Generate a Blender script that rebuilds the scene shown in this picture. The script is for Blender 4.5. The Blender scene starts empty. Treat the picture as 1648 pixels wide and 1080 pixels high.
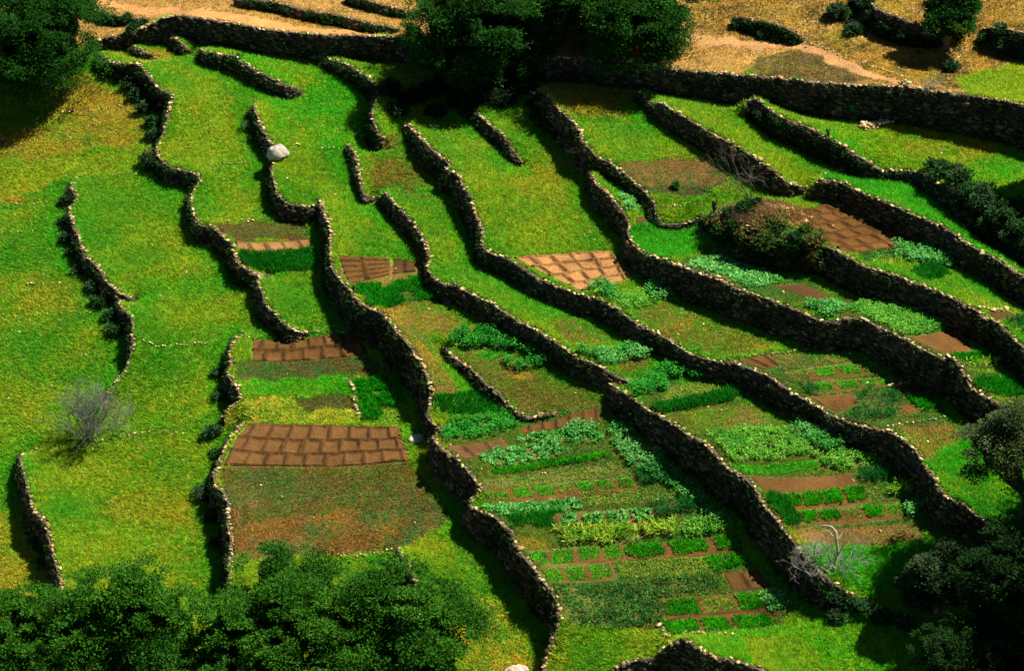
import bpy, math, random
import numpy as np
from mathutils import Vector

# ------------------------------------------------------------------ camera, sky, sun, exposure
scene = bpy.context.scene
COL = scene.collection
PITCH = math.radians(36.0)
DIST = 182.0
HFOV = math.radians(18.4)
SX, SY = 0.17, 0.13                       # mean slope of the hillside (rises to the right and away)
CAM = np.array([0.0, -DIST*math.cos(PITCH), DIST*math.sin(PITCH)])
cam_d = bpy.data.cameras.new("camera")
cam_d.sensor_width = 36.0
cam_d.angle = HFOV
cam_d.clip_start = 1.0
cam_d.clip_end = 3000.0
cam = bpy.data.objects.new("camera", cam_d)
cam.location = CAM
cam.rotation_euler = (math.pi/2 - PITCH, 0, 0)
COL.objects.link(cam)
scene.camera = cam

SUN_EL = math.radians(56.0)
SUN_AZ = math.atan2(0.42, 0.91)           # direction towards the sun in the ground plane (right and away)
world = bpy.data.worlds.new("World")
scene.world = world
world.use_nodes = True
wn = world.node_tree.nodes
sky = wn.new("ShaderNodeTexSky")
sky.sky_type = 'NISHITA'
sky.sun_disc = False
sky.sun_elevation = SUN_EL
sky.sun_rotation = math.pi/2 - SUN_AZ
sky.altitude = 2000
sky.air_density = 0.6
sky.dust_density = 0.3
wn["Background"].inputs[1].default_value = 0.05
world.node_tree.links.new(sky.outputs[0], wn["Background"].inputs[0])
sun_d = bpy.data.lights.new("sun", 'SUN')
sun_d.energy = 5.0
sun_d.angle = math.radians(0.5)
sun_d.color = (1.0, 0.93, 0.80)
sun = bpy.data.objects.new("sun", sun_d)
sd = Vector((math.cos(SUN_AZ)*math.cos(SUN_EL), math.sin(SUN_AZ)*math.cos(SUN_EL), math.sin(SUN_EL)))
sun.rotation_euler = sd.to_track_quat('Z', 'Y').to_euler()
sun.location = (60, 30, 90)
COL.objects.link(sun)
scene.view_settings.view_transform = 'Standard'
scene.view_settings.look = 'None'
scene.view_settings.exposure = 0.88
scene.view_settings.gamma = 1.0

# ------------------------------------------------------------------ helpers
rng = np.random.default_rng(7)
K = 1.4                                    # metres per unit of the heights noted with the walls
TH = math.tan(HFOV/2)
F_ = np.array([0, math.cos(PITCH), -math.sin(PITCH)])
U_ = np.array([0, math.sin(PITCH), math.cos(PITCH)])

def rays(uv):
    uv = np.atleast_2d(np.asarray(uv, float))
    a = (uv[:, 0]-824)/824*TH
    b = -(uv[:, 1]-540)/824*TH
    return F_ + a[:, None]*np.array([1, 0, 0]) + b[:, None]*U_

def on_plane(uv, off=0.0):
    """points of the sloping hillside plane, lifted by off, seen at these photo pixels"""
    d = rays(uv)
    t = (SX*CAM[0]+SY*CAM[1]+off-CAM[2])/(d[:, 2]-SX*d[:, 0]-SY*d[:, 1])
    return CAM + d*t[:, None]

def project(P):
    Q = P-CAM
    z = Q@F_
    return np.stack([824+(Q[:, 0]/z)/TH*824, 540-(Q@U_/z)/TH*824], 1)

def srgb(r, g, b):
    f = lambda c: c/12.92 if c <= .04045 else ((c+.055)/1.055)**2.4
    return (f(r/255), f(g/255), f(b/255))

_nt = np.random.default_rng(3).random((64, 64))
def vnoise(x, y):
    xi = np.floor(x).astype(int); yi = np.floor(y).astype(int)
    fx = x-xi; fy = y-yi
    fx = fx*fx*(3-2*fx); fy = fy*fy*(3-2*fy)
    a = _nt[xi % 64, yi % 64]; b = _nt[(xi+1) % 64, yi % 64]
    c = _nt[xi % 64, (yi+1) % 64]; d = _nt[(xi+1) % 64, (yi+1) % 64]
    return (a*(1-fx)+b*fx)*(1-fy)+(c*(1-fx)+d*fx)*fy
def fbm(x, y, s, o=3, seed=0):
    v = 0; a = .5; n = 0
    for i in range(o):
        v = v+a*vnoise(x/s*2**i+seed*17.3+i*5.1, y/s*2**i+seed*9.7+i*3.3); n += a; a *= .5
    return v/n

def inside(poly, uv):
    poly = np.asarray(poly, float)
    res = np.zeros(len(uv), bool)
    lo = poly.min(0); hi = poly.max(0)
    m = np.where((uv[:, 0] >= lo[0]) & (uv[:, 0] <= hi[0]) & (uv[:, 1] >= lo[1]) & (uv[:, 1] <= hi[1]))[0]
    if len(m) == 0: return res
    x = uv[m, 0]; y = uv[m, 1]; r = np.zeros(len(m), bool)
    j = len(poly)-1
    for i in range(len(poly)):
        xi, yi = poly[i]; xj, yj = poly[j]
        if yi != yj:
            r ^= ((yi > y) != (yj > y)) & (x < (xj-xi)*(y-yi)/(yj-yi)+xi)
        j = i
    res[m] = r
    return res

def mesh_np(name, V, faces, mat, parent=None, colors=None, smooth=False):
    """faces: list of (n,k) int arrays. colors: per vertex rgb."""
    me = bpy.data.meshes.new(name)
    V = np.asarray(V, np.float32)
    faces = [np.asarray(f, np.int32) for f in faces if len(f)]
    me.vertices.add(len(V)); me.vertices.foreach_set("co", V.ravel())
    nl = sum(f.size for f in faces); npoly = sum(len(f) for f in faces)
    me.loops.add(nl); me.polygons.add(npoly)
    me.loops.foreach_set("vertex_index", np.concatenate([f.ravel() for f in faces]))
    tot = np.concatenate([np.full(len(f), f.shape[1], np.int32) for f in faces])
    st = np.concatenate([[0], np.cumsum(tot)[:-1]]).astype(np.int32)
    me.polygons.foreach_set("loop_start", st)
    me.polygons.foreach_set("loop_total", tot)
    if smooth: me.polygons.foreach_set("use_smooth", np.ones(npoly, bool))
    me.update(calc_edges=True)
    if colors is not None:
        at_ = me.attributes.new("Col", 'FLOAT_COLOR', 'POINT')
        c = np.ones((len(V), 4), np.float32); c[:, :3] = colors
        at_.data.foreach_set("color", c.ravel())
    me.materials.append(mat)
    o = bpy.data.objects.new(name, me)
    COL.objects.link(o)
    if parent is not None:
        o.parent = parent
    return o

def empty(name, loc):
    o = bpy.data.objects.new(name, None)
    o.empty_display_size = .3
    o.location = loc
    COL.objects.link(o)
    return o

def tag(o, label=None, cat=None, group=None, kind=None):
    if label: o["label"] = label
    if cat: o["category"] = cat
    if group: o["group"] = group
    if kind: o["kind"] = kind
    return o

# ------------------------------------------------------------------ materials
def new_mat(name):
    m = bpy.data.materials.new(name); m.use_nodes = True
    m.node_tree.nodes.clear()
    return m, m.node_tree.nodes, m.node_tree.links

def plant_mat(name, trans=0.35, rough=.55, spec=.25, noise=.25):
    m, n, l = new_mat(name)
    out = n.new("ShaderNodeOutputMaterial")
    at_ = n.new("ShaderNodeAttribute"); at_.attribute_name = "Col"
    tc = n.new("ShaderNodeNewGeometry")
    ns = n.new("ShaderNodeTexNoise"); ns.inputs["Scale"].default_value = 3.0; ns.inputs["Detail"].default_value = 3
    l.new(tc.outputs["Position"], ns.inputs["Vector"])
    mr = n.new("ShaderNodeMapRange"); mr.inputs[1].default_value = .3; mr.inputs[2].default_value = .7
    mr.inputs[3].default_value = 1-noise; mr.inputs[4].default_value = 1+noise
    l.new(ns.outputs["Fac"], mr.inputs[0])
    mx = n.new("ShaderNodeVectorMath"); mx.operation = 'SCALE'
    l.new(at_.outputs["Color"], mx.inputs[0]); l.new(mr.outputs[0], mx.inputs["Scale"])
    p = n.new("ShaderNodeBsdfPrincipled")
    p.inputs["Roughness"].default_value = rough
    p.inputs["Specular IOR Level"].default_value = spec
    l.new(mx.outputs[0], p.inputs["Base Color"])
    t = n.new("ShaderNodeBsdfTranslucent"); l.new(mx.outputs[0], t.inputs["Color"])
    mix = n.new("ShaderNodeMixShader"); mix.inputs[0].default_value = trans
    l.new(p.outputs[0], mix.inputs[1]); l.new(t.outputs[0], mix.inputs[2])
    l.new(mix.outputs[0], out.inputs[0])
    return m

def rock_mat(name, scale=6, noise=.35, bump=.4, rough=.9):
    m, n, l = new_mat(name)
    out = n.new("ShaderNodeOutputMaterial")
    at_ = n.new("ShaderNodeAttribute"); at_.attribute_name = "Col"
    tc = n.new("ShaderNodeNewGeometry")
    ns = n.new("ShaderNodeTexNoise"); ns.inputs["Scale"].default_value = scale; ns.inputs["Detail"].default_value = 6
    l.new(tc.outputs["Position"], ns.inputs["Vector"])
    mr = n.new("ShaderNodeMapRange"); mr.inputs[1].default_value = .3; mr.inputs[2].default_value = .7
    mr.inputs[3].default_value = 1-noise; mr.inputs[4].default_value = 1+noise
    l.new(ns.outputs["Fac"], mr.inputs[0])
    mx = n.new("ShaderNodeVectorMath"); mx.operation = 'SCALE'
    l.new(at_.outputs["Color"], mx.inputs[0]); l.new(mr.outputs[0], mx.inputs["Scale"])
    p = n.new("ShaderNodeBsdfPrincipled"); p.inputs["Roughness"].default_value = rough
    p.inputs["Specular IOR Level"].default_value = .15
    l.new(mx.outputs[0], p.inputs["Base Color"])
    bp = n.new("ShaderNodeBump"); bp.inputs["Strength"].default_value = bump; bp.inputs["Distance"].default_value = .05
    l.new(ns.outputs["Fac"], bp.inputs["Height"]); l.new(bp.outputs[0], p.inputs["Normal"])
    l.new(p.outputs[0], out.inputs[0])
    return m

M_grass = plant_mat("barley_blades", .40, .6, .15, .22)
M_leaf = plant_mat("crop_leaves", .35, .6, .12, .22)
M_tree = plant_mat("argan_leaves", .25, .7, .08, .35)
M_olive = plant_mat("grey_leaves", .18, .65, .1, .3)
M_rock = rock_mat("dry_stone", 5, .3, .5)
M_soil = rock_mat("loose_earth", 9, .3, .9, .95)
M_bark = rock_mat("bark", 9, .35, .6)

# ------------------------------------------------------------------ terraces: wall lines as noted on the photo (u, v, height)
exec_walls = []
def wall(label, pts, **kw):
    exec_walls.append((label, pts, kw))

wall("long dark wall under the dirt track at the top left", [(150,66,.35),(172,60,.5),(200,54,.6),(228,47,.7),(248,36,.9),(262,29,1),(295,26,1),(349,34,1),(419,45,1),(454,51,.95),(507,56,.95),(561,58,1),(615,60,1),(642,61,1),(720,70,1),(800,82,1)], lush=0)
wall("tallest long boundary wall with dead grass tufts below the brown hillside at the top right", [(800,83,.9),(880,92,.9),(960,96,.9),(1025,99,1),(1068,107,1),(1149,115,1.05),(1219,121,1.25),(1281,128,1.35),(1363,136,1.3),(1472,143,1.3),(1553,152,1.4),(1648,168,1.5),(1740,190,1.5)], lush=0)
wall("long bushy wall winding down from the left tree to the dark green bed", [(160,86,.5),(175,97,.55),(201,104,.6),(223,103,.8),(242,123,.8),(258,142,.8),(279,156,.75),(274,172,.65),(271,193,.6),(262,220,.5),(252,239,.55),(262,258,.6),(277,268,.6),(298,273,.6),(318,279,.6),(322,288,.55),(319,297,.5),(311,311,.45),(309,327,.55),(314,343,.6),(325,362,.65),(344,363,.65),(357,378,.65),(373,392,.65),(379,408,.7),(387,426,.7),(403,435,.65),(419,443,.45),(428,443,.2)], weeds=120)
wall("short wall curving left of the small bright field under the dark green bed", [(420,446,.5),(416,455,.65),(424,472,.7),(427,488,.7),(440,503,.65),(456,520,.6),(472,531,.45),(492,537,.15)])
wall("wall with the white boulder on top, left of a square green field", [(409,170,.35),(412,178,.5),(416,187,.6),(419,199,.6),(428,214,.65),(438,232,.65),(441,240,.6),(440,255,.62),(440,279,.65),(444,300,.75),(454,321,.7),(470,330,.6),(491,333,.55),(511,331,.5)])
wall("long central wall falling past the ridged soil beds to the flat stone slab", [(517,323,.5),(522,343,.7),(531,359,.85),(534,375,.95),(533,394,.95),(534,410,.95),(537,434,1.0),(550,451,1.05),(566,467,1.1),(572,480,1.15),(588,491,1.2),(604,499,1.2),(620,507,1.2),(636,528,1.25),(652,546,1.25),(668,567,1.2),(679,584,1.2),(690,608,1.15),(694,624,1.0),(693,648,.85),(689,668,.75),(698,680,.75),(711,689,.6)])
wall("high winding wall between the vegetable gardens and the field above the bottom trees", [(697,700,.7),(714,723,1.0),(736,739,1.05),(757,761,1.15),(776,789,1.15),(761,801,1.0),(760,815,1.0),(776,825,1.05),(797,832,1.1),(811,844,1.1),(824,856,1.1),(832,876,1.1),(843,897,1.1),(859,916,1.15),(872,935,1.15),(886,951,1.1),(894,965,1.05),(901,986,1.0),(902,1002,.95),(894,1026,.75),(886,1048,.55),(878,1075,.4),(868,1110,.3)])
wall("short thin wall between two small fields right of the boulder", [(561,233,.3),(574,252,.4),(579,285,.42),(583,300,.42),(587,312,.4),(600,317,.1)])
wall("narrow wall snaking from mid-left down to the fava beans", [(611,317,.2),(623,311,.5),(636,330,.6),(652,343,.62),(666,359,.62),(679,378,.6),(690,402,.55),(693,417,.5),(689,432,.55),(698,445,.6),(717,459,.65),(733,457,.65),(749,467,.68),(776,480,.7),(797,491,.7),(820,506,.7),(840,518,.7),(867,531,.7),(889,545,.7),(910,559,.7),(929,573,.68),(950,581,.65),(974,594,.6),(993,605,.5),(1005,611,.4),(1029,612,.1)])
wall("tall straight wall dividing the two garden terraces at the lower right", [(984,617,.4),(993,624,.6),(1001,630,.75),(1023,645,.8),(1044,662,.85),(1068,675,.95),(1090,688,1.05),(1109,702,1.15),(1127,709,1.2),(1146,721,1.2),(1160,737,1.2),(1176,755,1.2),(1197,767,1.2),(1211,781,1.2),(1223,798,1.2),(1235,819,1.25),(1254,837,1.3),(1265,855,1.3),(1279,872,1.3),(1295,893,1.3),(1309,910,1.2),(1328,927,1.1),(1350,945,.8),(1375,960,.4)])
wall("long wall running diagonally from the field centre to the olive tree", [(654,204,.35),(663,207,.5),(679,223,.7),(695,239,.78),(711,252,.8),(726,266,.8),(719,270,.85),(726,275,.85),(736,279,.85),(746,298,.9),(760,319,.95),(765,338,.9),(775,359,.85),(779,378,.8),(777,394,.75),(795,408,.72),(820,416,.7),(848,434,.7),(875,451,.7),(902,463,.7),(929,472,.7),(961,480,.7),(983,492,.7),(1004,504,.7),(1026,520,.68),(1052,533,.65),(1080,547,.65),(1109,565,.65),(1133,574,.65),(1157,580,.65),(1176,581,.68),(1197,589,.75),(1230,603,.8),(1254,617,.83),(1276,633,.78),(1309,650,.7),(1341,669,.65),(1368,682,.65),(1401,690,.75),(1434,697,.9),(1461,712,1),(1477,728,1.02),(1488,747,1.02),(1504,766,1.02),(1513,786,1),(1530,802,.95),(1553,813,.9),(1580,836,.8),(1620,862,.7),(1670,895,.6)])
wall("short free wall inside the upper green field", [(762,181,.25),(768,183,.4),(787,199,.45),(803,212,.46),(820,228,.46),(826,240,.42),(840,259,.25)])
wall("broad bushy wall below the top trees", [(862,148,.6),(874,146,.85),(880,154,1.0),(894,169,1.1),(913,185,1.15),(934,206,1.15),(938,224,1.1),(950,236,1.0),(961,250,.9),(983,260,.75),(1007,279,.65),(1026,298,.6),(1042,314,.55),(1055,332,.5),(1058,346,.4),(1068,361,.25),(1101,361,.2),(1126,353,.2)], weeds=120)
wall("long high wall above the pale soil grid, running to the olive tree", [(952,275,.4),(953,279,.6),(961,295,.75),(977,308,.8),(991,324,.8),(1004,340,.8),(1014,359,.75),(1012,375,.72),(1020,391,.8),(1036,406,.85),(1060,414,.95),(1087,424,1.1),(1122,436,1.1),(1149,445,1.1),(1171,456,1.08),(1189,464,1.05),(1227,477,1.05),(1254,488,1.05),(1281,496,1.05),(1309,510,1.05),(1336,518,1.0),(1363,513,1.05),(1390,515,1.05),(1412,526,1.05),(1436,535,1.1),(1453,545,1.15),(1472,556,1.2),(1493,568,1.25),(1515,579,1.3),(1530,577,1.3),(1545,590,1.25),(1556,609,1.15),(1564,625,1.05),(1578,635,1.0),(1600,645,.95),(1650,675,.9),(1720,715,.9)])
wall("wall between two upper right green strips, left of the bushes on the mound", [(1030,145,.3),(1036,150,.45),(1042,160,.3),(1052,166,.45),(1068,166,.75),(1095,185,.78),(1122,200,.75),(1149,217,.72),(1176,231,.72),(1203,247,.75),(1230,263,.8),(1249,276,.75),(1265,290,.6),(1284,297,.4),(1305,301,.15)])
wall("bush-topped wall with a black stump, below the top right wall", [(1200,170,.6),(1206,162,.7),(1216,159,.8),(1241,177,.9),(1268,193,.92),(1295,202,.9),(1322,217,.88),(1349,231,.82),(1377,247,.75),(1401,261,.65),(1420,271,.4)], weeds=120)
wall("low stone edging and scrub bank above the brightest green strip", [(1350,276,.12),(1401,276,.2),(1434,271,.3),(1461,271,.4),(1485,276,.5),(1499,286,.6),(1525,298,.75),(1555,318,.9),(1590,345,1.0),(1648,385,1.1),(1740,440,1.1)], weeds=120)
wall("neat wall holding the brightest green strip above the brown soil grid", [(1303,307,.3),(1311,296,.55),(1320,287,.75),(1349,291,.72),(1377,303,.72),(1406,314,.78),(1434,326,.85),(1466,341,.92),(1499,354,.95),(1526,366,.95),(1540,377,.95),(1561,393,.95),(1589,408,.95),(1618,426,.95),(1648,445,.95),(1740,500,.95)])
wall("wall below the brown soil grid, starting at the brushy mound", [(1130,350,.25),(1160,362,.7),(1190,374,.9),(1230,380,1.05),(1270,384,1.1),(1314,393,1.1),(1336,400,1.1),(1363,412,1.15),(1390,426,1.15),(1417,435,1.1),(1458,449,1.0),(1483,460,.95),(1507,469,.95),(1532,480,.98),(1553,491,1),(1570,499,1),(1586,513,1),(1608,521,1.05),(1621,534,1.1),(1633,546,1.1),(1650,560,1.1),(1740,630,1.1)])
wall("wall at the far left with shrubs growing along its foot", [(119,294,.15),(116,303,.3),(125,316,.45),(117,331,.45),(112,343,.5),(121,359,.55),(126,375,.6),(134,400,.6),(146,418,.6),(161,434,.6),(174,456,.58),(186,466,.55),(199,476,.45),(218,482,.15)])
wall("bowed wall at the left ending near the grey dead bush", [(192,488,.3),(196,495,.6),(209,507,.72),(216,521,.75),(215,547,.72),(215,560,.65),(207,589,.5),(193,608,.4),(177,629,.28),(172,648,.1)])
wall("wall at the lower left running down into the bottom trees", [(46,729,.2),(36,732,.4),(34,740,.6),(38,753,.7),(43,772,.8),(48,793,.9),(56,819,1),(70,833,1),(78,852,.95),(83,876,.9),(89,900,.85),(97,924,.8),(104,955,.8),(112,1000,.7),(125,1080,.6)])
wall("small wall left of the beds with yellow flowers", [(392,541,.3),(379,549,.5),(373,562,.62),(373,586,.68),(368,605,.7),(384,624,.8),(387,643,.75),(371,656,.6),(361,672,.45)])
wall("wall left of the three-row soil bed and the rust brown field", [(393,682,.3),(373,702,.65),(362,723,.7),(354,747,.65),(346,764,.62),(349,782,.85),(362,794,1.0),(371,817,1.05),(367,841,1.0),(373,865,.95),(373,897,.95),(372,924,.95),(374,960,.9),(380,1010,.8)])
wall("low wall hooking round the small brown field in the centre", [(717,558,.3),(730,573,.38),(746,584,.4),(773,605,.42),(787,619,.42),(803,629,.4),(810,640,.36),(824,653,.3),(840,667,.2),(856,670,.15),(872,666,.12),(894,663,.08)])
wall("short stub of wall above the bottom trees", [(641,883,.3),(650,897,.5),(660,911,.55),(668,932,.45),(674,955,.2)])
wall("low sunlit wall at the bottom edge, left of the corner", [(985,1082,.3),(996,1076,.35),(1015,1067,.38),(1042,1061,.38),(1066,1059,.35)], lush=0)
wall("cornered wall at the bottom edge with a black shadow", [(1067,1050,.5),(1072,1042,.9),(1082,1036,1.1),(1101,1030,1.3),(1122,1042,1.25),(1144,1058,1.2),(1176,1064,1.1),(1197,1069,1.1),(1220,1077,1.1),(1280,1100,1)])
wall("short rubble wall standing in the green field at the upper left", [(322,82,.3),(330,83,.5),(360,89,.55),(381,94,.55),(397,105,.55),(427,121,.52),(454,134,.5),(470,140,.45),(482,146,.2)])
wall("short overgrown bank right of the tiny ochre field", [(262,55,.25),(275,58,.38),(287,65,.4),(297,73,.38),(304,81,.15)], weeds=120)
wall("grassy bank between two tiny ochre fields", [(208,70,.2),(220,77,.3),(234,84,.3),(252,94,.12)], weeds=120)
wall("short bank beside the shadow of the top tree", [(516,92,.2),(533,97,.4),(550,102,.45),(574,113,.5),(596,128,.6),(612,146,.8),(604,168,1.0),(600,186,1.0),(606,206,.9),(616,224,.5)], weeds=120)
wall("rubble edge along the track beside the left tree", [(105,0,.3),(150,12,.35),(188,24,.35),(236,31,.2)], lush=0, weeds=260, cope=.75)
wall("scrubby bank above the track at the top", [(380,-5,.35),(420,0,.35),(454,6,.35),(494,17,.38),(548,26,.38),(601,38,.38),(642,46,.35)], lush=0, weeds=260, cope=.75)
wall("short scrubby bank at the top edge beside the tree", [(560,-8,.3),(600,3,.35),(642,13,.3),(665,20,.2)], lush=0, weeds=260, cope=.75)
wall("scrub covered bank on the brown hillside right of the tree", [(1184,27,.3),(1215,32,.45),(1254,40,.5),(1280,52,.4),(1292,60,.15)], lush=0, weeds=260, cope=.75)
wall("curved scrub bank left of the lone tree", [(1375,-10,.5),(1400,4,.7),(1420,18,.85),(1445,27,.85),(1475,38,.8),(1500,48,.6),(1515,55,.3)], lush=0, weeds=260, cope=.75)
wall("scrub bank at the top right corner", [(1582,42,.5),(1608,42,.8),(1648,50,.9),(1700,65,.9)], lush=0, weeds=260, cope=.75)

def densify(pts, step=.12):
    pts = np.asarray(pts, float)
    H = pts[:, 2]*K*1.25
    P = np.concatenate([on_plane(pts[i:i+1, :2], H[i]) for i in range(len(pts))])[:, :2]
    # Catmull-Rom through the noted points
    Q = np.vstack([2*P[0]-P[1], P, 2*P[-1]-P[-2]]); out = []; hh = []
    for i in range(len(P)-1):
        p0, p1, p2, p3 = Q[i:i+4]
        n = max(2, int(np.linalg.norm(p2-p1)/step))
        t = np.arange(n)[:, None]/n
        c = .5*((2*p1)+(-p0+p2)*t+(2*p0-5*p1+4*p2-p3)*t**2+(-p0+3*p1-3*p2+p3)*t**3)
        lin = p1+(p2-p1)*t
        out.append(.6*c+.4*lin); hh.append(H[i]+(H[i+1]-H[i])*t[:, 0])
    out.append(P[-1:]); hh.append(H[-1:])
    X = np.vstack(out); hh = np.concatenate(hh)
    T = np.gradient(X, axis=0); T /= np.linalg.norm(T, axis=1)[:, None]+1e-9
    return X, hh, T

# ------------------------------------------------------------------ terrain heights
CELL = .2
GX0, GX1, GY0, GY1 = -43.0, 45.0, -37.0, 47.0
gx = np.arange(GX0, GX1+1e-6, CELL); gy = np.arange(GY0, GY1+1e-6, CELL)
NX, NY = len(gx), len(gy)
D = np.zeros((NX, NY)); fixed = np.zeros((NX, NY), bool)
SD = np.full((NX, NY), 9.0)               # signed distance to the nearest wall (negative on its lower side)
LUSH = np.ones((NX, NY))
walls = []
for label, pts, kw in exec_walls:
    X, H, T = densify(pts)
    walls.append((label, X, H, T, kw))
    R = 9
    oi, oj = np.meshgrid(np.arange(-R, R+1), np.arange(-R, R+1), indexing='ij')
    ci = np.round((X[:, 0]-GX0)/CELL).astype(int); cj = np.round((X[:, 1]-GY0)/CELL).astype(int)
    I = (ci[:, None]+oi.ravel()); J = (cj[:, None]+oj.ravel())
    ok = (I >= 0) & (I < NX) & (J >= 0) & (J < NY)
    w = np.broadcast_to(np.arange(len(X))[:, None], I.shape)[ok]; I = I[ok]; J = J[ok]
    dx = gx[I]-X[w, 0]; dy = gy[J]-X[w, 1]
    along = dx*T[w, 0]+dy*T[w, 1]; across = T[w, 0]*dy-T[w, 1]*dx
    dist = np.hypot(dx, dy)
    order = np.argsort(-dist, kind='stable')
    I, J, w, along, across, dist = (a[order] for a in (I, J, w, along, across, dist))
    best = np.full((NX, NY), 9.0); sd_ = np.full((NX, NY), 9.0); hv = np.zeros((NX, NY)); al = np.zeros((NX, NY))
    best[I, J] = dist; sd_[I, J] = np.where(across > 0, dist, -dist); hv[I, J] = H[w]; al[I, J] = along
    better = best < np.abs(SD)
    SD[better] = sd_[better]
    LUSH[better] = kw.get('lush', 1)
    near = (best < .27) & (np.abs(al) < .12)
    D[near] = np.where(sd_[near] > 0, hv[near], 0); fixed |= near
for it in range(1500):
    A = .25*(D[:-2, 1:-1]+D[2:, 1:-1]+D[1:-1, :-2]+D[1:-1, 2:])*.9995
    D[1:-1, 1:-1] = np.where(fixed[1:-1, 1:-1], D[1:-1, 1:-1], A)
GXX, GYY = np.meshgrid(gx, gy, indexing='ij')
UND = (fbm(GXX, GYY, 6, 3, 1)-.5)*.35
# the brushy earth mound beside the brown soil grid
mp = on_plane([(1222, 350)], 1.0*K)[0]
rr = ((GXX-mp[0])/2.6)**2+((GYY-mp[1])/1.8)**2
MOUND = np.exp(-rr)
edge = np.minimum(np.minimum(GXX-GX0, GX1-GXX), np.minimum(GYY-GY0, GY1-GYY))
fade = np.clip(edge/3, 0, 1)
Z = SX*GXX+SY*GYY+D*fade+(UND+MOUND*1.25)*fade

ASD = None
def samp(A, x, y):
    fx = np.clip((x-GX0)/CELL, 0, NX-1.001); fy = np.clip((y-GY0)/CELL, 0, NY-1.001)
    i = fx.astype(int); j = fy.astype(int); a = fx-i; b = fy-j
    return (A[i, j]*(1-a)+A[i+1, j]*a)*(1-b)+(A[i, j+1]*(1-a)+A[i+1, j+1]*a)*b
ASD = np.abs(SD)
SGN = np.sign(SD)
def wall_sd(x, y):
    i = np.clip(np.round((x-GX0)/CELL).astype(int), 0, NX-1); j = np.clip(np.round((y-GY0)/CELL).astype(int), 0, NY-1)
    return samp(ASD, x, y)*SGN[i, j]
def ground(x, y):
    return samp(Z, np.asarray(x, float), np.asarray(y, float))

def at(uv):
    """first point of the terraced ground seen at these photo pixels"""
    d = rays(uv); n = len(d)
    hi = on_plane(uv, 5.0); out = np.zeros((n, 3))
    for k in range(n):
        s = np.arange(0, 16, .06)
        P = hi[k]+d[k]/np.linalg.norm(d[k])*s[:, None]
        below = P[:, 2] < ground(P[:, 0], P[:, 1])
        q = np.argmax(below)
        out[k] = P[q]
        out[k, 2] = ground(P[q:q+1, 0], P[q:q+1, 1])[0]
    return out

# ------------------------------------------------------------------ what grows where (photo pixels -> zones)
cG = (.095, .410, .012); cY = (.405, .505, .016); cO = (.64, .42, .035); cD = (.025, .260, .010)
cB = (.060, .480, .008); cL = (.180, .285, .018); cR = (.30, .13, .026); cS = (.56, .48, .10); cT = (.06, .27, .05)
E_dark = (.085, .045, .016); E_green = (.12, .26, .012); E_dry = (.44, .25, .075); E_or = (.50, .25, .085); E_brown=(.17, .085, .03)
ZONES = []
def zone(poly, dens=1., H=.3, a=cG, b=cY, mix=.45, c=None, cp=0., earth=E_green, ns=3.):
    ZONES.append((poly, dens, H, a, b, mix, c, cp, earth, ns))
# dry hillside above the two top walls
zone([(-400,-400),(2100,-400),(2100,260),(1740,190),(1648,168),(1553,152),(1472,143),(1363,136),(1281,128),(1219,121),(1149,115),(1068,107),(1025,99),(880,92),(800,82),(642,61),(561,58),(507,56),(454,51),(419,45),(349,34),(295,26),(262,29),(228,47),(172,60),(120,75),(-400,90)], .45, .16, (.58,.35,.05), (.50,.40,.08), .45, (.16,.15,.03), .5, E_dry)
zone([(1120,-50),(1700,-50),(1700,110),(1560,140),(1440,128),(1310,70),(1180,60),(1110,40)], .75, .18, (.52,.32,.03), cY, .36, (.13,.13,.02), .5, E_dry)
zone([(1535,128),(1600,110),(1700,90),(1760,190),(1648,168),(1560,152)], .9, .25, cY, cG, .35)
# left terraces
zone([(60,200),(70,180),(110,140),(150,110),(195,115),(240,150),(262,180),(240,240),(160,235),(80,260),(-60,265),(-60,215)], .9, .22, cY, cO, .50, cG, .22, E_brown)
zone([(-60,265),(80,255),(250,235),(240,270),(110,290),(60,310),(-60,330)], .9, .25, cY, cG, .5, cO, .12)
zone([(175,85),(290,75),(320,88),(250,105),(225,103)], .8, .2, cY, cO, .55, cL, .1, E_brown)
zone([(232,100),(330,90),(400,130),(420,175),(410,250),(330,270),(260,255),(285,165)], .9, .26, cG, cY, .55, cO, .12)
zone([(300,60),(430,70),(600,125),(600,250),(450,230),(420,170),(480,150),(330,85)], .9, .28, cB, cY, .40, cO, .05)
zone([(50,725),(190,705),(350,690),(340,770),(335,900),(340,1000),(110,960),(60,820)], 1., .3, cG, cY, .62, cO, .06)
zone([(-50,810),(55,830),(90,900),(60,1000),(-50,1000)], .9, .25, cY, cO, .5, cG, .2)
zone([(-50,560),(180,560),(170,640),(60,690),(-50,690)], 1., .3, cG, cY, .6, cO, .08)
# centre terraces
zone([(590,235),(660,205),(740,300),(700,330),(600,310)], .9, .24, cG, cY, .3, cR, .2, E_brown)
zone([(665,207),(765,190),(830,255),(740,285)], .9, .26, cG, cY, .35, cR, .08)
zone([(830,185),(870,190),(940,300),(960,380),(820,410),(780,370),(760,300),(850,260)], .95, .28, cG, cY, .6, cO, .08)
zone([(875,145),(905,136),(1020,140),(1040,170),(1010,190),(930,190)], .8, .22, cY, cO, .5, cG, .2, E_brown)
zone([(930,195),(1060,190),(1180,250),(1000,262),(960,245)], .9, .26, cG, cY, .55, cO, .08)
zone([(995,262),(1090,250),(1190,272),(1160,300),(1020,300)], .5, .16, cL, cR, .5, cT, .3, E_brown)
zone([(1015,298),(1160,300),(1130,318),(1035,312)], .6, .2, cT, cG, .4, cR, .15, E_dark)
zone([(1020,352),(1130,362),(1165,395),(1080,418),(1030,402),(1015,370)], 1.3, .34, cB, cD, .4)
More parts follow.
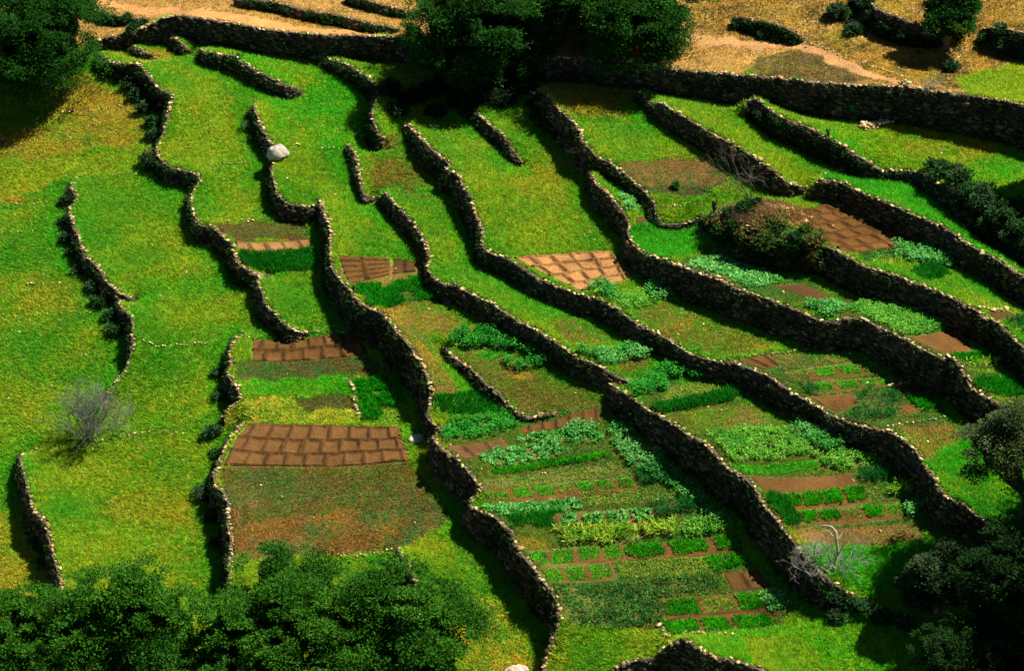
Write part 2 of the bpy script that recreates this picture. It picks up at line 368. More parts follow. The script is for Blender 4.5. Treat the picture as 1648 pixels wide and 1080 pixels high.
zone([(1320,285),(1460,275),(1530,310),(1648,400),(1750,470),(1750,500),(1648,440),(1560,390),(1440,325)], 1.3, .34, cB, cD, .3, cY, .05)
zone([(1210,158),(1420,215),(1500,180),(1648,200),(1760,260),(1648,330),(1500,262),(1420,268),(1300,200)], .95, .28, cB, cY, .5, cO, .05)
zone([(1440,190),(1560,185),(1620,240),(1560,262),(1450,235)], .9, .26, cY, cG, .4, cO, .22)
# gardens: soil with weeds under the beds
GARD = dict(dens=1.15, H=.2, a=(.06,.27,.03), b=cL, mix=.5, c=cR, cp=.12, earth=(.10,.105,.022), ns=2.)
zone([(697,702),(735,683),(830,672),(985,650),(1060,700),(1180,880),(1290,985),(1210,1022),(1080,1022),(910,1005),(895,960),(845,895),(790,830),(776,790)], **GARD)
zone([(1000,620),(1170,588),(1280,640),(1460,712),(1500,790),(1560,880),(1480,900),(1310,905),(1215,780),(1110,700)], **GARD)
zone([(1170,580),(1400,558),(1470,612),(1520,650),(1540,700),(1440,700),(1340,668)], **GARD)
zone([(1080,423),(1165,402),(1330,470),(1540,520),(1575,565),(1520,577),(1440,535),(1330,512),(1180,460)], **GARD)
zone([(715,560),(830,532),(930,572),(1010,612),(990,650),(850,668),(790,620)], dens=1., H=.18, a=cL, b=cG, mix=.5, c=cR, cp=.15, earth=E_brown)
zone([(1520,570),(1590,560),(1660,600),(1660,660),(1570,630)], **GARD)
zone([(570,455),(690,448),(720,480),(650,500),(600,492)], **GARD)
zone([(538,432),(672,424),(690,445),(610,470),(570,468)], dens=.4, H=.14, a=cL, b=cY, mix=.4, c=cO, cp=.2, earth=E_brown)
zone([(607,500),(700,478),(760,520),(700,545),(720,600),(745,640),(700,640),(690,600),(645,540)], dens=1., H=.17, a=cL, b=cO, mix=.45, c=cG, cp=.3, earth=E_brown)
zone([(880,515),(930,505),(1010,550),(950,560),(905,545)], .8, .2, cL, cG, .4, cO, .1, E_brown)
zone([(1010,500),(1130,480),(1290,550),(1160,578),(1080,545)], 1., .2, cL, cO, .42, cG, .35, E_brown)
zone([(1090,665),(1230,645),(1290,690),(1140,700)], .8, .18, cL, cG, .4, cO, .15, E_brown)
zone([(1210,570),(1400,558),(1440,575),(1420,585),(1250,592)], .8, .2, cT, cL, .5, cO, .1, E_brown)
zone([(990,580),(1060,565),(1080,585),(1000,605)], .8, .2, cL, cG, .4, cO, .1, E_brown)
zone([(345,360),(495,350),(502,386),(375,390)], .7, .15, cT, cL, .5, cR, .25, E_dark)
zone([(375,582),(600,572),(640,612),(560,615),(385,612)], .8, .17, cT, cG, .45, cR, .2, E_dark)
zone([(385,612),(565,607),(570,640),(390,640)], 1., .26, cB, cY, .4)
zone([(362,645),(470,640),(570,655),(600,682),(362,684)], .9, .25, (.85,.64,.08), cY, .35, cG, .25)
zone([(470,638),(568,638),(575,660),(490,660)], .8, .18, cT, cL, .4, cR, .2, E_dark)
zone([(575,605),(650,605),(668,690),(590,686)], .9, .2, cY, cG, .5)
zone([(350,752),(665,745),(728,832),(720,850),(640,884),(545,899),(380,902),(365,830)], 1., .2, cT, cL, .35, cR, .32, E_brown, 1.6)
zone([(370,850),(560,820),(700,820),(722,840),(640,884),(545,899),(380,902)], .9, .17, (.25,.12,.024), cO, .16, cT, .5, (.17,.085,.024), 1.6)
zone([(650,880),(740,865),(830,960),(860,1040),(860,1110),(760,1110),(690,980)], 1., .3, cG, cY, .5, cO, .06)
zone([(700,960),(790,960),(860,1060),(860,1110),(760,1110)], .9, .25, cY, cO, .45, cG, .3)
zone([(885,1010),(1080,1015),(1085,1040),(980,1080),(870,1110)], 1., .3, cG, cY, .55, cO, .05)
zone([(1105,1025),(1300,1005),(1480,1010),(1480,1110),(1250,1110),(1140,1050)], 1.1, .3, cB, cY, .35)
zone([(1190,1030),(1280,1020),(1330,1080),(1220,1080)], 1., .3, cY, cG, .5)
zone([(1440,690),(1540,680),(1560,720),(1490,750),(1470,715)], .8, .2, cL, cO, .5, cY, .2, E_brown)
zone([(1490,745),(1560,705),(1700,740),(1700,890),(1600,850),(1520,800)], 1.2, .35, cB, cD, .35, cY, .15)
zone([(1280,880),(1500,860),(1520,900),(1400,960),(1330,930)], 1.2, .35, cB, cG, .4)
zone([(1275,850),(1480,845),(1500,868),(1420,885),(1290,880)], .55, .16, cL, cR, .35, cG, .3, E_brown)
# bare earth: tracks and paths
zone([(130,-8),(190,4),(330,16),(420,30),(520,46),(640,54),(640,60),(507,56),(419,45),(349,34),(255,26),(190,16)], .06, .1, cS, cO, .5, earth=E_or)
zone([(1060,52),(1130,58),(1219,66),(1300,64),(1330,82),(1400,112),(1480,140),(1468,143),(1380,122),(1310,88),(1285,74),(1210,76),(1080,66)], .05, .1, cS, cO, .5, earth=(.42,.22,.09))
zone([(1215,90),(1290,76),(1330,98),(1400,128),(1360,134),(1260,126),(1200,118)], .5, .16, (.12,.08,.025), cL, .4, cO, .15, (.16,.10,.045))

zone_gaps = []       # polygons of beds and soil sheets: no barley inside
TINTS = [  # soft patches of riper or greener crop: centre, radii, colour, strength
 ((110,470),(110,26),cO,.35),((30,222),(40,10),cO,.5),((15,322),(22,6),cO,.8),((290,385),(35,14),cO,.3),((250,820),(70,20),cO,.35),
 ((880,290),(60,30),cO,.3),((900,330),(40,12),cO,.25),((700,260),(25,10),cR,.5),((640,280),(40,20),cR,.4),((160,165),(60,30),cO,.4),
 ((590,540),(60,10),cL,.4),((740,520),(50,20),cO,.45),((1560,230),(60,25),cO,.25),((1130,260),(60,12),cR,.4),((840,605),(18,6),cO,.8),
 ((660,830),(60,20),cT,.3),((430,790),(70,25),cT,.4),((560,790),(110,20),cT,.35),((840,790),(30,8),cT,.3),
 ((280,300),(60,40),cG,.5),((300,460),(80,14),cB,.5),((320,540),(90,20),cG,.4),((60,400),(60,30),cG,.4),((860,876),(26,9),cO,.7),
 ((1285,870),(40,10),cO,.6),((1500,690),(30,10),cR,.4),((930,160),(60,20),cO,.3),((110,360),(40,30),cB,.4),((1390,860),(30,10),cR,.5),
 ((700,930),(60,30),cG,.3),((215,600),(60,50),cG,.5),((255,215),(1,1),cG,.0),((330,210),(60,60),cY,.25)]

def classify(uv, x, y):
    """density, height, blade colour, earth colour for ground points"""
    n = len(uv)
    dens = np.ones(n); H = np.full(n, .3)
    A = np.tile(cG, (n, 1)); B = np.tile(cY, (n, 1)); mix = np.full(n, .44)
    C = np.tile(cO, (n, 1)); cp = np.full(n, .03); E = np.tile(E_green, (n, 1))
    nz = fbm(x, y, 3., 4, 5)
    wu = uv+np.stack([(fbm(x, y, 1.1, 3, 71)-.5)*20, (fbm(x, y, 1.1, 3, 72)-.5)*16], 1)   # ragged field edges
    for poly, d_, h_, a, b, m_, c, p_, e, ns in ZONES:
        s = inside(poly, wu)
        if not s.any(): continue
        dens[s] = d_; H[s] = h_; A[s] = a; B[s] = b; mix[s] = m_; cp[s] = p_
        C[s] = c if c else a; E[s] = e
    r = rng.random(n)
    f = np.clip((nz-.5)*2.6+mix-.15+(r-.5)*1.5, 0, 1)[:, None]
    colr = A*(1-f)+B*f
    n2 = fbm(x, y, 1.2, 3, 11)
    s = rng.random(n) < cp*(.25+1.5*np.clip((n2-.35)*3, 0, 1.3))
    colr[s] = C[s]
    for (cu, cv), (ru, rv), c, st in TINTS:
        q = ((uv[:, 0]-cu)/ru)**2+((uv[:, 1]-cv)/rv)**2
        m = np.where(q < 2.2)[0]
        w = st*np.clip(1.3-q[m]*.6+(n2[m]-.5)*2.2, 0, 1)*(rng.random(len(m)) < .85)
        colr[m] = colr[m]*(1-w[:, None])+np.array(c)*w[:, None]
    return dens, H, colr, E

# ------------------------------------------------------------------ geometry helpers working on whole arrays
def rand(a, b, n): return a+(b-a)*rng.random(n)

def leaves(P, az, el, L, W):
    """one rhombic leaf per point"""
    n = len(P)
    ce = np.cos(el)
    d = np.stack([np.cos(az)*ce, np.sin(az)*ce, np.sin(el)], 1)
    roll = rand(-.7, .7, n)
    s0 = np.stack([-np.sin(az), np.cos(az), np.zeros(n)], 1)
    up = np.cross(d, s0)
    s = s0*np.cos(roll)[:, None]+up*np.sin(roll)[:, None]
    L = np.asarray(L)[:, None]; W = np.asarray(W)[:, None]
    V = np.empty((n, 4, 3))
    V[:, 0] = P; V[:, 1] = P+d*L*.5+s*W*.5; V[:, 2] = P+d*L; V[:, 3] = P+d*L*.5-s*W*.5
    return V.reshape(-1, 3), np.arange(4*n).reshape(n, 4)

def blades(P, az, lean, H, W):
    n = len(P)
    s = np.stack([np.cos(az), np.sin(az), np.zeros(n)], 1)*(np.asarray(W)*.5)[:, None]
    la = az+rand(.4, 2.7, n)
    t = P+np.stack([np.cos(la)*lean*H, np.sin(la)*lean*H, H], 1)
    V = np.empty((n, 3, 3)); V[:, 0] = P-s; V[:, 1] = P+s; V[:, 2] = t
    return V.reshape(-1, 3), np.arange(3*n).reshape(n, 3)

_g = (1+5**.5)/2
ICO = np.array([(-1,_g,0),(1,_g,0),(-1,-_g,0),(1,-_g,0),(0,-1,_g),(0,1,_g),(0,-1,-_g),(0,1,-_g),(_g,0,-1),(_g,0,1),(-_g,0,-1),(-_g,0,1)])/math.sqrt(1+_g*_g)
ICOF = np.array([(0,11,5),(0,5,1),(0,1,7),(0,7,10),(0,10,11),(1,5,9),(5,11,4),(11,10,2),(10,7,6),(7,1,8),(3,9,4),(3,4,2),(3,2,6),(3,6,8),(3,8,9),(4,9,5),(2,4,11),(6,2,10),(8,6,7),(9,8,1)])
def stones(C, R, az, flat=.62, long_=1.25):
    n = len(C)
    V = np.broadcast_to(ICO, (n, 12, 3))*(1+.26*(rng.random((n, 12, 1))-.5)*2)
    sc = np.stack([R*long_*rand(.8, 1.3, n), R*rand(.8, 1.1, n), R*flat*rand(.8, 1.25, n)], 1)
    V = V*sc[:, None, :]
    c, s = np.cos(az), np.sin(az)
    X = V[:, :, 0]*c[:, None]-V[:, :, 1]*s[:, None]; Y = V[:, :, 0]*s[:, None]+V[:, :, 1]*c[:, None]
    tl = rand(-.25, .25, n)[:, None]
    V = np.stack([X, Y, V[:, :, 2]+X*tl], 2)+C[:, None, :]
    return V.reshape(-1, 3), (ICOF[None]+12*np.arange(n)[:, None, None]).reshape(-1, 3)

def jit(col, n, v=.25, h=.08):
    c = np.tile(np.asarray(col, float), (n, 1)) if np.ndim(col) == 1 else np.array(col, float)
    return np.clip(c*(1+v*(rng.random((len(c), 1))*2-1))*(1+h*(rng.random((len(c), 3))*2-1)), .002, .95)

def tube(pts, rad, sides=6):
    pts = np.asarray(pts, float); n = len(pts)
    T = np.gradient(pts, axis=0); T /= np.linalg.norm(T, axis=1)[:, None]+1e-9
    ref = np.where(np.abs(T[:, 2:3]) > .9, [[1., 0, 0]], [[0, 0, 1.]])
    a = np.cross(T, ref); a /= np.linalg.norm(a, axis=1)[:, None]+1e-9
    b = np.cross(T, a)
    th = np.arange(sides)/sides*2*math.pi
    ring = a[:, None, :]*np.cos(th)[None, :, None]+b[:, None, :]*np.sin(th)[None, :, None]
    V = pts[:, None, :]+ring*np.asarray(rad)[:, None, None]
    i = np.arange(n-1)[:, None]*sides; j = np.arange(sides)[None]; k = (j+1) % sides
    F = np.stack([i+j, i+k, i+sides+k, i+sides+j], 2).reshape(-1, 4)
    return V.reshape(-1, 3), F

class Acc:
    def __init__(s): s.V = []; s.F = []; s.C = []; s.n = 0
    def add(s, V, F, C):
        s.V.append(V); s.F.append(np.asarray(F)+s.n); s.n += len(V)
        C = np.asarray(C, float)
        if C.ndim == 1: C = np.tile(C, (len(V), 1))
        elif len(C) != len(V): C = np.repeat(C, len(V)//len(C), axis=0)
        s.C.append(C)
    def build(s, name, mat, parent=None, loc=None, smooth=False):
        V = np.concatenate(s.V)
        if loc is not None: V = V-np.asarray(loc)
        by = {}
        for f in s.F: by.setdefault(f.shape[1], []).append(f)
        return mesh_np(name, V, [np.concatenate(v) for v in by.values()], mat, parent, np.concatenate(s.C), smooth)

# ------------------------------------------------------------------ ground
ox = np.array([300., 210, 150, 110, 85, 68, 57, 50])
xs = np.concatenate([-ox, gx, ox]); ys = np.concatenate([[-330., -230, -160, -115, -85, -65, -52, -44], gy, [52., 60, 72, 90, 120, 170, 240, 330]])
XX, YY = np.meshgrid(xs, ys, indexing='ij')
ZZ = SX*XX+SY*YY
ZZ[8:8+NX, 8:8+NY] = Z
V = np.stack([XX.ravel(), YY.ravel(), ZZ.ravel()], 1)
ny_ = len(ys); ii, jj = np.meshgrid(np.arange(len(xs)-1), np.arange(ny_-1), indexing='ij')
q = (ii*ny_+jj).ravel()
F = np.stack([q, q+ny_, q+ny_+1, q+1], 1)
_, _, _, E = classify(project(V), V[:, 0], V[:, 1])
e2 = np.clip(samp(MOUND, V[:, 0], V[:, 1])*2, 0, 1)[:, None]
E = E*(1-e2)+np.array([.34, .20, .08])*e2
E = E*(.7+.6*fbm(V[:, 0], V[:, 1], 1.0, 3, 8))[:, None]
m, n, l = new_mat("terrace_earth")
out = n.new("ShaderNodeOutputMaterial"); a_ = n.new("ShaderNodeAttribute"); a_.attribute_name = "Col"
g_ = n.new("ShaderNodeNewGeometry"); ns = n.new("ShaderNodeTexNoise"); ns.inputs["Scale"].default_value = 7; ns.inputs["Detail"].default_value = 8; ns.inputs["Roughness"].default_value = .7
l.new(g_.outputs["Position"], ns.inputs["Vector"])
mr = n.new("ShaderNodeMapRange"); mr.inputs[1].default_value = .3; mr.inputs[2].default_value = .7; mr.inputs[3].default_value = .55; mr.inputs[4].default_value = 1.45
l.new(ns.outputs["Fac"], mr.inputs[0])
vm = n.new("ShaderNodeVectorMath"); vm.operation = 'SCALE'; l.new(a_.outputs["Color"], vm.inputs[0]); l.new(mr.outputs[0], vm.inputs["Scale"])
p = n.new("ShaderNodeBsdfPrincipled"); p.inputs["Roughness"].default_value = .95; p.inputs["Specular IOR Level"].default_value = .1
l.new(vm.outputs[0], p.inputs["Base Color"])
bp = n.new("ShaderNodeBump"); bp.inputs["Strength"].default_value = .8; bp.inputs["Distance"].default_value = .1
l.new(ns.outputs["Fac"], bp.inputs["Height"]); l.new(bp.outputs[0], p.inputs["Normal"]); l.new(p.outputs[0], out.inputs[0])
tag(mesh_np("ground", V, [F], m, None, E), kind="structure")

# ------------------------------------------------------------------ dry stone walls: each a thing with its stone face, coping and weeds
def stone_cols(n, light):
    base = np.array([(.48,.36,.17), (.62,.50,.26), (.34,.24,.11), (.44,.27,.12), (.28,.22,.12)]) if light else np.array([(.062,.046,.023), (.10,.073,.037), (.042,.034,.019), (.036,.045,.016), (.15,.11,.058)])  # second set: weathered face stones, darkened further to stand for shade
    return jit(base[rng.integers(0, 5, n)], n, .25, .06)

for label, X, H, T, kw in walls:
    Nrm = np.stack([T[:, 1], -T[:, 0]], 1)            # towards the lower side
    zb = SX*X[:, 0]+SY*X[:, 1]+samp(UND+MOUND*1.25, X[:, 0], X[:, 1])
    base = np.array([X[0, 0], X[0, 1], zb[0]])
    root = empty("terrace_wall", base)
    tag(root, label, "stone wall", "dry stone terrace walls", "thing")
    L = len(X)*.12
    A = Acc()
    # core of packed rubble
    off = np.array([.34, .22, .09, -.06, -.16]); lev = np.array([-.35, .35, 1., 1., -.35])
    wob = (vnoise(np.arange(len(X))*.35+X[0, 0]*9, np.zeros(len(X)))-.5)*.16
    prof = []
    for o_, lv in zip(off, lev):
        o2 = (.10+max(0, o_-.09)*(.35+.62*H) if o_ > 0 else o_)+wob*(1 if o_ > 0 else .3)
        z = zb+np.where(lv < 0, -.25, H*lv*1.0-.02)
        prof.append(np.stack([X[:, 0]+Nrm[:, 0]*o2, X[:, 1]+Nrm[:, 1]*o2, z], 1))
    V = np.stack(prof, 1).reshape(-1, 3); i = np.arange(len(X)-1)[:, None]*5; j = np.arange(4)[None]
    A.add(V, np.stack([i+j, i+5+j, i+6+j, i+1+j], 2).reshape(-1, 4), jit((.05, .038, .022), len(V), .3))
    # stones bedded in the face
    ns_ = int(np.sum(H)*.12/(.26*.19)*1.15)+4
    k = rng.choice(len(X), ns_, p=(H+.05)/np.sum(H+.05)); fr = rng.random(ns_)
    o2 = .10+(1-fr)*.25*(.35+.62*H[k])+wob[k]+rand(-.06, .02, ns_); al = rand(-.06, .06, ns_)
    C = np.stack([X[k, 0]+Nrm[k, 0]*o2+T[k, 0]*al, X[k, 1]+Nrm[k, 1]*o2+T[k, 1]*al, zb[k]+H[k]*fr], 1)
    V, F = stones(C, rand(.07, .19, ns_), np.arctan2(T[k, 1], T[k, 0])+rand(-.3, .3, ns_), .65, 1.35)
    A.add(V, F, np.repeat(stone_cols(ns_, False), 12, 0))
    A.build("stone_face", M_rock, root, base)
    # coping: loose pale stones along the top
    B = Acc()
    nc = int(L/.105)+3
    k = np.clip((np.arange(nc)/nc*len(X)+rand(-.8, .8, nc)).astype(int), 0, len(X)-1)
    keep = rng.random(nc) < np.clip(.2+1.1*fbm(X[k, 0], X[k, 1], 1.6, 2, 21)+.1, 0, .95); k = k[keep]; nc = len(k)
    o2 = rand(-.09, .13, nc)+wob[k]*.6
    R = (.03+.09*rng.random(nc)**1.5+(rng.random(nc) < .04)*.05)*kw.get('cope', 1)
    C = np.stack([X[k, 0]+Nrm[k, 0]*o2, X[k, 1]+Nrm[k, 1]*o2, zb[k]+H[k]+R*.3+rand(-.07, .06, nc)], 1)
    V, F = stones(C, R, rand(0, 6.28, nc), .55, 1.4)
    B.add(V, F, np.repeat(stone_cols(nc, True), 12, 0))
    cap = np.stack([np.stack([X[:, 0]+Nrm[:, 0]*o_, X[:, 1]+Nrm[:, 1]*o_, zb+H+.012], 1) for o_ in (.10, -.07)], 1).reshape(-1, 3)
    i = np.arange(len(X)-1)[:, None]*2
    B.add(cap, np.concatenate([i, i+2, i+3, i+1], 1), (.10, .08, .05))
    B.build("coping", M_rock, root, base)
    # weeds rooted in the joints and along the foot
    W = Acc()
    nw = int(np.sum(H)*.12*kw.get('weeds', 40))+6
    k = rng.choice(len(X), nw, p=(H+.05)/np.sum(H+.05)); fr = rng.random(nw)**1.4*.95
    cl = fbm(X[k, 0]*1.0, X[k, 1]*1.0+fr*3, 1.2, 2, 31); kk = cl > .46; k = k[kk]; fr = fr[kk]; nw = len(k)
    if nw:
        o2 = .14+(1-fr)*.25*(.35+.62*H[k])+wob[k]
        C = np.stack([X[k, 0]+Nrm[k, 0]*o2, X[k, 1]+Nrm[k, 1]*o2, zb[k]+H[k]*fr], 1)
        az = np.arctan2(Nrm[k, 1], Nrm[k, 0])
        C = np.repeat(C, 5, 0); az = np.repeat(az, 5)+rand(-1.2, 1.2, nw*5); n5 = nw*5
        V, F = leaves(C+rng.normal(0, .07, (n5, 3)), az, rand(-.3, 1.2, n5), rand(.10, .26, n5), rand(.03, .08, n5))
        W.add(V, F, np.repeat(jit((.020, .065, .010), n5, .45, .2), 4, 0))  # weed colour darkened along with the face to stand for shade
        W.build("weeds", M_leaf, root, base)

# ------------------------------------------------------------------ beds: soil sheets and planted plots
def wpoly(px): return at(px)[:, :2]

def soil(name, label, quad, rows=(), cols=(), tilt=0., col=(.34, .19, .085), ridge=.13, lines=None):
    """a hoed bed between four photo corners (far left, far right, near right, near left) with earth ridges
    rows: positions of the long ridges (0..1 from the far edge); cols: per row (count, phase)"""
    W = wpoly(quad); zone_gaps.append(W)
    wx = max(np.linalg.norm(W[1]-W[0]), np.linalg.norm(W[2]-W[3])); wy = max(np.linalg.norm(W[3]-W[0]), np.linalg.norm(W[2]-W[1]))
    nx = int(wx/.07)+2; ny = int(wy/.07)+2
    a, b = np.meshgrid(np.linspace(0, 1, nx), np.linspace(0, 1, ny), indexing='ij')
    a = a.ravel(); b = b.ravel()
    P = (W[0]*(1-a)[:, None]+W[1]*a[:, None])*(1-b)[:, None]+(W[3]*(1-a)[:, None]+W[2]*a[:, None])*b[:, None]
    wob = (fbm(P[:, 0], P[:, 1], .9, 2, 41)-.5)*.28
    h = np.zeros(len(a)); edges = [0.]+list(rows)+[1.]
    rid = lambda d, w: np.exp(-(d/w)**2)
    for r_ in (list(rows)+[0.02, .98] if len(cols) else rows): h = np.maximum(h, rid((b-r_)*wy+wob*min(1, wy/(len(rows)+1)), min(.11, .13*wy/(len(rows)+1))))
    for (lo, hi), cp_ in zip(zip(edges[:-1], edges[1:]), cols):
        cnt, ph = cp_
        inr = (b >= lo) & (b <= hi)
        t = (a*cnt+ph+tilt*(b-lo))
        d = np.abs(t-np.round(t))/cnt*wx
        h = np.maximum(h, np.where(inr, rid(d+wob*.8*min(1, wx/cnt/1.0), min(.13, .15*wx/cnt)), 0))
    nz = fbm(P[:, 0], P[:, 1], .35, 3, 43)
    e = np.clip(np.minimum(np.minimum(a, 1-a)*wx, np.minimum(b, 1-b)*wy)/.16, 0, 1)
    z = ground(P[:, 0], P[:, 1])+(.03+ridge*1.1*h*(.7+.6*nz)+.06*(nz-.5))*e-.05*(1-e)
    c = np.asarray(col)*(.78+.44*fbm(P[:, 0], P[:, 1], .8, 3, 44))[:, None]
    c = c*(.82+.36*vnoise(P[:, 0]*1.3+7, P[:, 1]*1.3))[:, None]*(1.12-.50*h[:, None])                      # ridges darkened to stand for their shade, the basins a pale dry crust
    V = np.stack([P[:, 0], P[:, 1], z], 1)
    ii, jj = np.meshgrid(np.arange(nx-1), np.arange(ny-1), indexing='ij'); q = (ii*ny+jj).ravel()
    F = np.stack([q, q+1, q+ny+1, q+ny], 1)
    sdv = samp(ASD, P[:, 0], P[:, 1])
    F = F[(np.abs(sdv[F]).min(1) > .28)]
    o = mesh_np(name, V, [F], M_soil, None, c)
    tag(o, label, "soil bed", "tilled soil beds", "structure")

KINDS = {
 # density, leaves, height, leaf length, leaf width, elevation range, colours, spread, mode
 'alfalfa': dict(d=95, n=7, H=.30, L=(.16,.34), W=(.035,.07), el=(.7,1.5), c=[(.012,.30,.006),(.02,.38,.008),(.012,.20,.008)], r=.10),
 'meadow':  dict(d=130, n=7, H=.22, L=(.12,.24), W=(.035,.07), el=(.7,1.5), c=[(.03,.42,.004),(.07,.50,.006),(.018,.28,.005)], r=.10),
 'dark':    dict(d=95, n=7, H=.42, L=(.25,.45), W=(.03,.06), el=(.8,1.5), c=[(.008,.18,.008),(.014,.24,.010)], r=.10),
 'onion':   dict(d=26, n=9, H=.38, L=(.28,.5), W=(.03,.05), el=(.5,1.4), c=[(.016,.20,.030),(.03,.27,.04),(.01,.14,.02)], r=.06),
 'bean':    dict(d=14, n=56, H=.50, L=(.09,.17), W=(.05,.10), el=(-.4,.7), c=[(.035,.30,.025),(.07,.40,.05),(.018,.19,.015),(.15,.46,.10)], r=.20),
 'fava':    dict(d=14, n=56, H=.52, L=(.09,.17), W=(.05,.10), el=(-.4,.8), c=[(.025,.30,.015),(.05,.38,.025),(.012,.19,.012)], r=.20),
 'cabbage': dict(d=24, n=14, H=.14, L=(.10,.20), W=(.07,.13), el=(.0,.9), c=[(.10,.44,.07),(.20,.56,.14),(.05,.30,.03)], r=.08),
 'maize':   dict(d=16, n=13, H=.30, L=(.28,.48), W=(.05,.09), el=(.1,1.2), c=[(.30,.48,.02),(.42,.56,.05),(.14,.36,.015)], r=.08),
 'seedling':dict(d=260, n=3, H=.05, L=(.08,.15), W=(.04,.075), el=(.3,1.2), c=[(.06,.46,.010),(.11,.54,.014),(.045,.36,.01)], r=.03),
 'pale':    dict(d=150, n=3, H=.05, L=(.09,.16), W=(.04,.06), el=(.3,1.2), c=[(.20,.40,.02),(.30,.42,.03),(.09,.30,.02)], r=.06),
 'sprout':  dict(d=55, n=7, H=.10, L=(.10,.22), W=(.05,.08), el=(.1,1.1), c=[(.035,.24,.035),(.07,.30,.03),(.10,.14,.02),(.02,.15,.02)], r=.08),
 'leafy':   dict(d=26, n=26, H=.30, L=(.09,.18), W=(.05,.09), el=(-.1,.9), c=[(.12,.42,.03),(.22,.50,.05),(.06,.30,.02)], r=.14),
}
def bed(label, poly, kind, cat="crop bed", group=None, dens=1., hs=1., name=None, shrink=0., gap=True):
    k = KINDS[kind]
    W = wpoly(poly)
    if shrink: W = W.mean(0)+(W-W.mean(0))*(1-shrink)
    tight = kind in ('seedling', 'meadow', 'alfalfa', 'dark', 'pale')
    if gap: zone_gaps.append(W.mean(0)+(W-W.mean(0))*(1.10 if kind in ('seedling', 'meadow', 'alfalfa', 'dark') else .95))
    lo = W.min(0); hi = W.max(0)
    n = int((hi-lo).prod()*k['d']*dens)+3
    P = lo+(hi-lo)*rng.random((n, 2))
    P = P[inside(W, P)]
    P = P[samp(ASD, P[:, 0], P[:, 1]) > .30]
    nz = fbm(P[:, 0], P[:, 1], .9, 2, 51)
    P = P[(nz+.35*rng.random(len(P))) > (-1 if kind in ('seedling', 'meadow', 'pale') else .2 if tight else .42)]
    if len(P) < 3: P = W.mean(0)+rng.normal(0, .3, (8, 2))
    n = len(P); m_ = k['n']
    z = ground(P[:, 0], P[:, 1])
    ph = rand(.75, 1.2, n)*hs*(.8+.4*fbm(P[:, 0], P[:, 1], .7, 2, 52))
    Q = np.repeat(np.column_stack([P, z]), m_, 0); N = len(Q)
    hh = np.repeat(ph, m_)*k['H']*rng.random(N)**.7
    az = rand(0, 6.28, N); rr = k['r']*np.sqrt(rng.random(N))
    Q[:, 0] += np.cos(az)*rr; Q[:, 1] += np.sin(az)*rr; Q[:, 2] += hh if kind not in ('alfalfa', 'meadow', 'dark', 'onion', 'seedling', 'pale') else hh*.3
    V, F = leaves(Q, az+rand(-.6, .6, N), rand(*k['el'], N), rand(*k['L'], N)*hs**.5, rand(*k['W'], N))
    cc = np.array(k['c'])
    ci = np.clip((np.repeat(fbm(P[:, 0], P[:, 1], .9, 2, 51), m_)*1.2-.3+rng.random(N)*.7)*len(cc), 0, len(cc)-1).astype(int)
    C = np.repeat(jit(cc[ci], N, .22, .10), 4, 0)
    base = np.array([W[:, 0].mean(), W[:, 1].mean(), 0]); base[2] = ground(base[0:1], base[1:2])[0]
    o = mesh_np(name or cat.replace(" ", "_"), V-base, [F], M_leaf, None, C)
    o.location = base
    tag(o, label, cat, group)
    return o

TAN = (.30, .150, .050); BRN = (.100, .048, .011); DRK = (.065, .033, .009); RED = (.105, .047, .010)
S = "tilled_soil"
soil(S, "single row of five pale soil basins above the dark green bed", [(376,389),(500,385),(510,402),(384,406)], (), [(4.6,.1)], 0, (.22,.112,.038))
soil(S, "dark brown soil bed with long furrows left of the fava clumps", [(541,409),(629,415),(628,443),(560,460)], (.2,.4,.6,.8), [(1.9,.1)]*5, 0, BRN)
soil(S, "small dark soil patch under the narrow wall", [(630,415),(672,422),(671,438),(630,442)], (), [(1.2,.3)], 0, DRK)
soil(S, "two-row ridged soil bed on the left middle terrace", [(404,546),(567,538),(597,571),(404,582)], (.5,), [(6.7,.15),(6.0,.1)], .5, BRN)
soil(S, "large three-row ridged soil bed above the rust brown field", [(394,684),(643,688),(664,744),(356,754)], (.36,.68), [(8.2,.35),(9.2,.2),(9.6,.75)], .25, (.118,.057,.016))
soil(S, "palest soil bed with a four-row grid in the middle of the hillside", [(822,416),(984,403),(1023,450),(938,471)], (.27,.52,.78), [(4.9,.1),(4.6,.5),(4.1,.2),(3.3,.1)], .9, TAN, .15)
soil(S, "large reddish brown soil grid beside the brushy mound", [(1253,340),(1335,326),(1484,392),(1362,410)], (.16,.33,.5,.67,.84), [(4.4,.2),(4.4,.6),(4.3,.1),(4.2,.5),(4,.2),(3.8,.4)], .3, RED, .13)
soil(S, "wedge of brown soil with slanting furrows below the centre wall", [(834,689),(966,654),(966,681),(838,700)], (), [(6,.2)], 0, BRN, .10)
soil(S, "small dark soil bed beside the silvery cabbages", [(714,718),(812,707),(821,722),(746,742)], (), [(2.5,.3)], 0, (.10,.05,.017), .1)
soil(S, "plain brown soil plot on the lower right garden terrace", [(1201,766),(1368,761),(1386,785),(1224,796)], (), [], 0, BRN)
soil(S, "brown two-basin soil bed at the foot of the tall straight wall", [(1163,924),(1220,918),(1244,949),(1178,955)], (), [(2,.0)], 0, BRN, .07)
soil(S, "large brown plot in the right hand garden", [(1296,638),(1374,632),(1388,650),(1346,669)], (), [], 0, BRN)
soil(S, "brown plot at the foot of the high wall in the right hand garden", [(1428,625),(1480,618),(1489,633),(1456,641)], (), [], 0, DRK)
soil(S, "small square brown plot among weeds in the right hand garden", [(1437,656),(1464,651),(1484,663),(1461,669)], (), [], 0, RED)
soil(S, "bare brown plot at the far end of the long high terrace", [(1457,541),(1529,530),(1571,563),(1521,572)], (), [], 0, BRN)
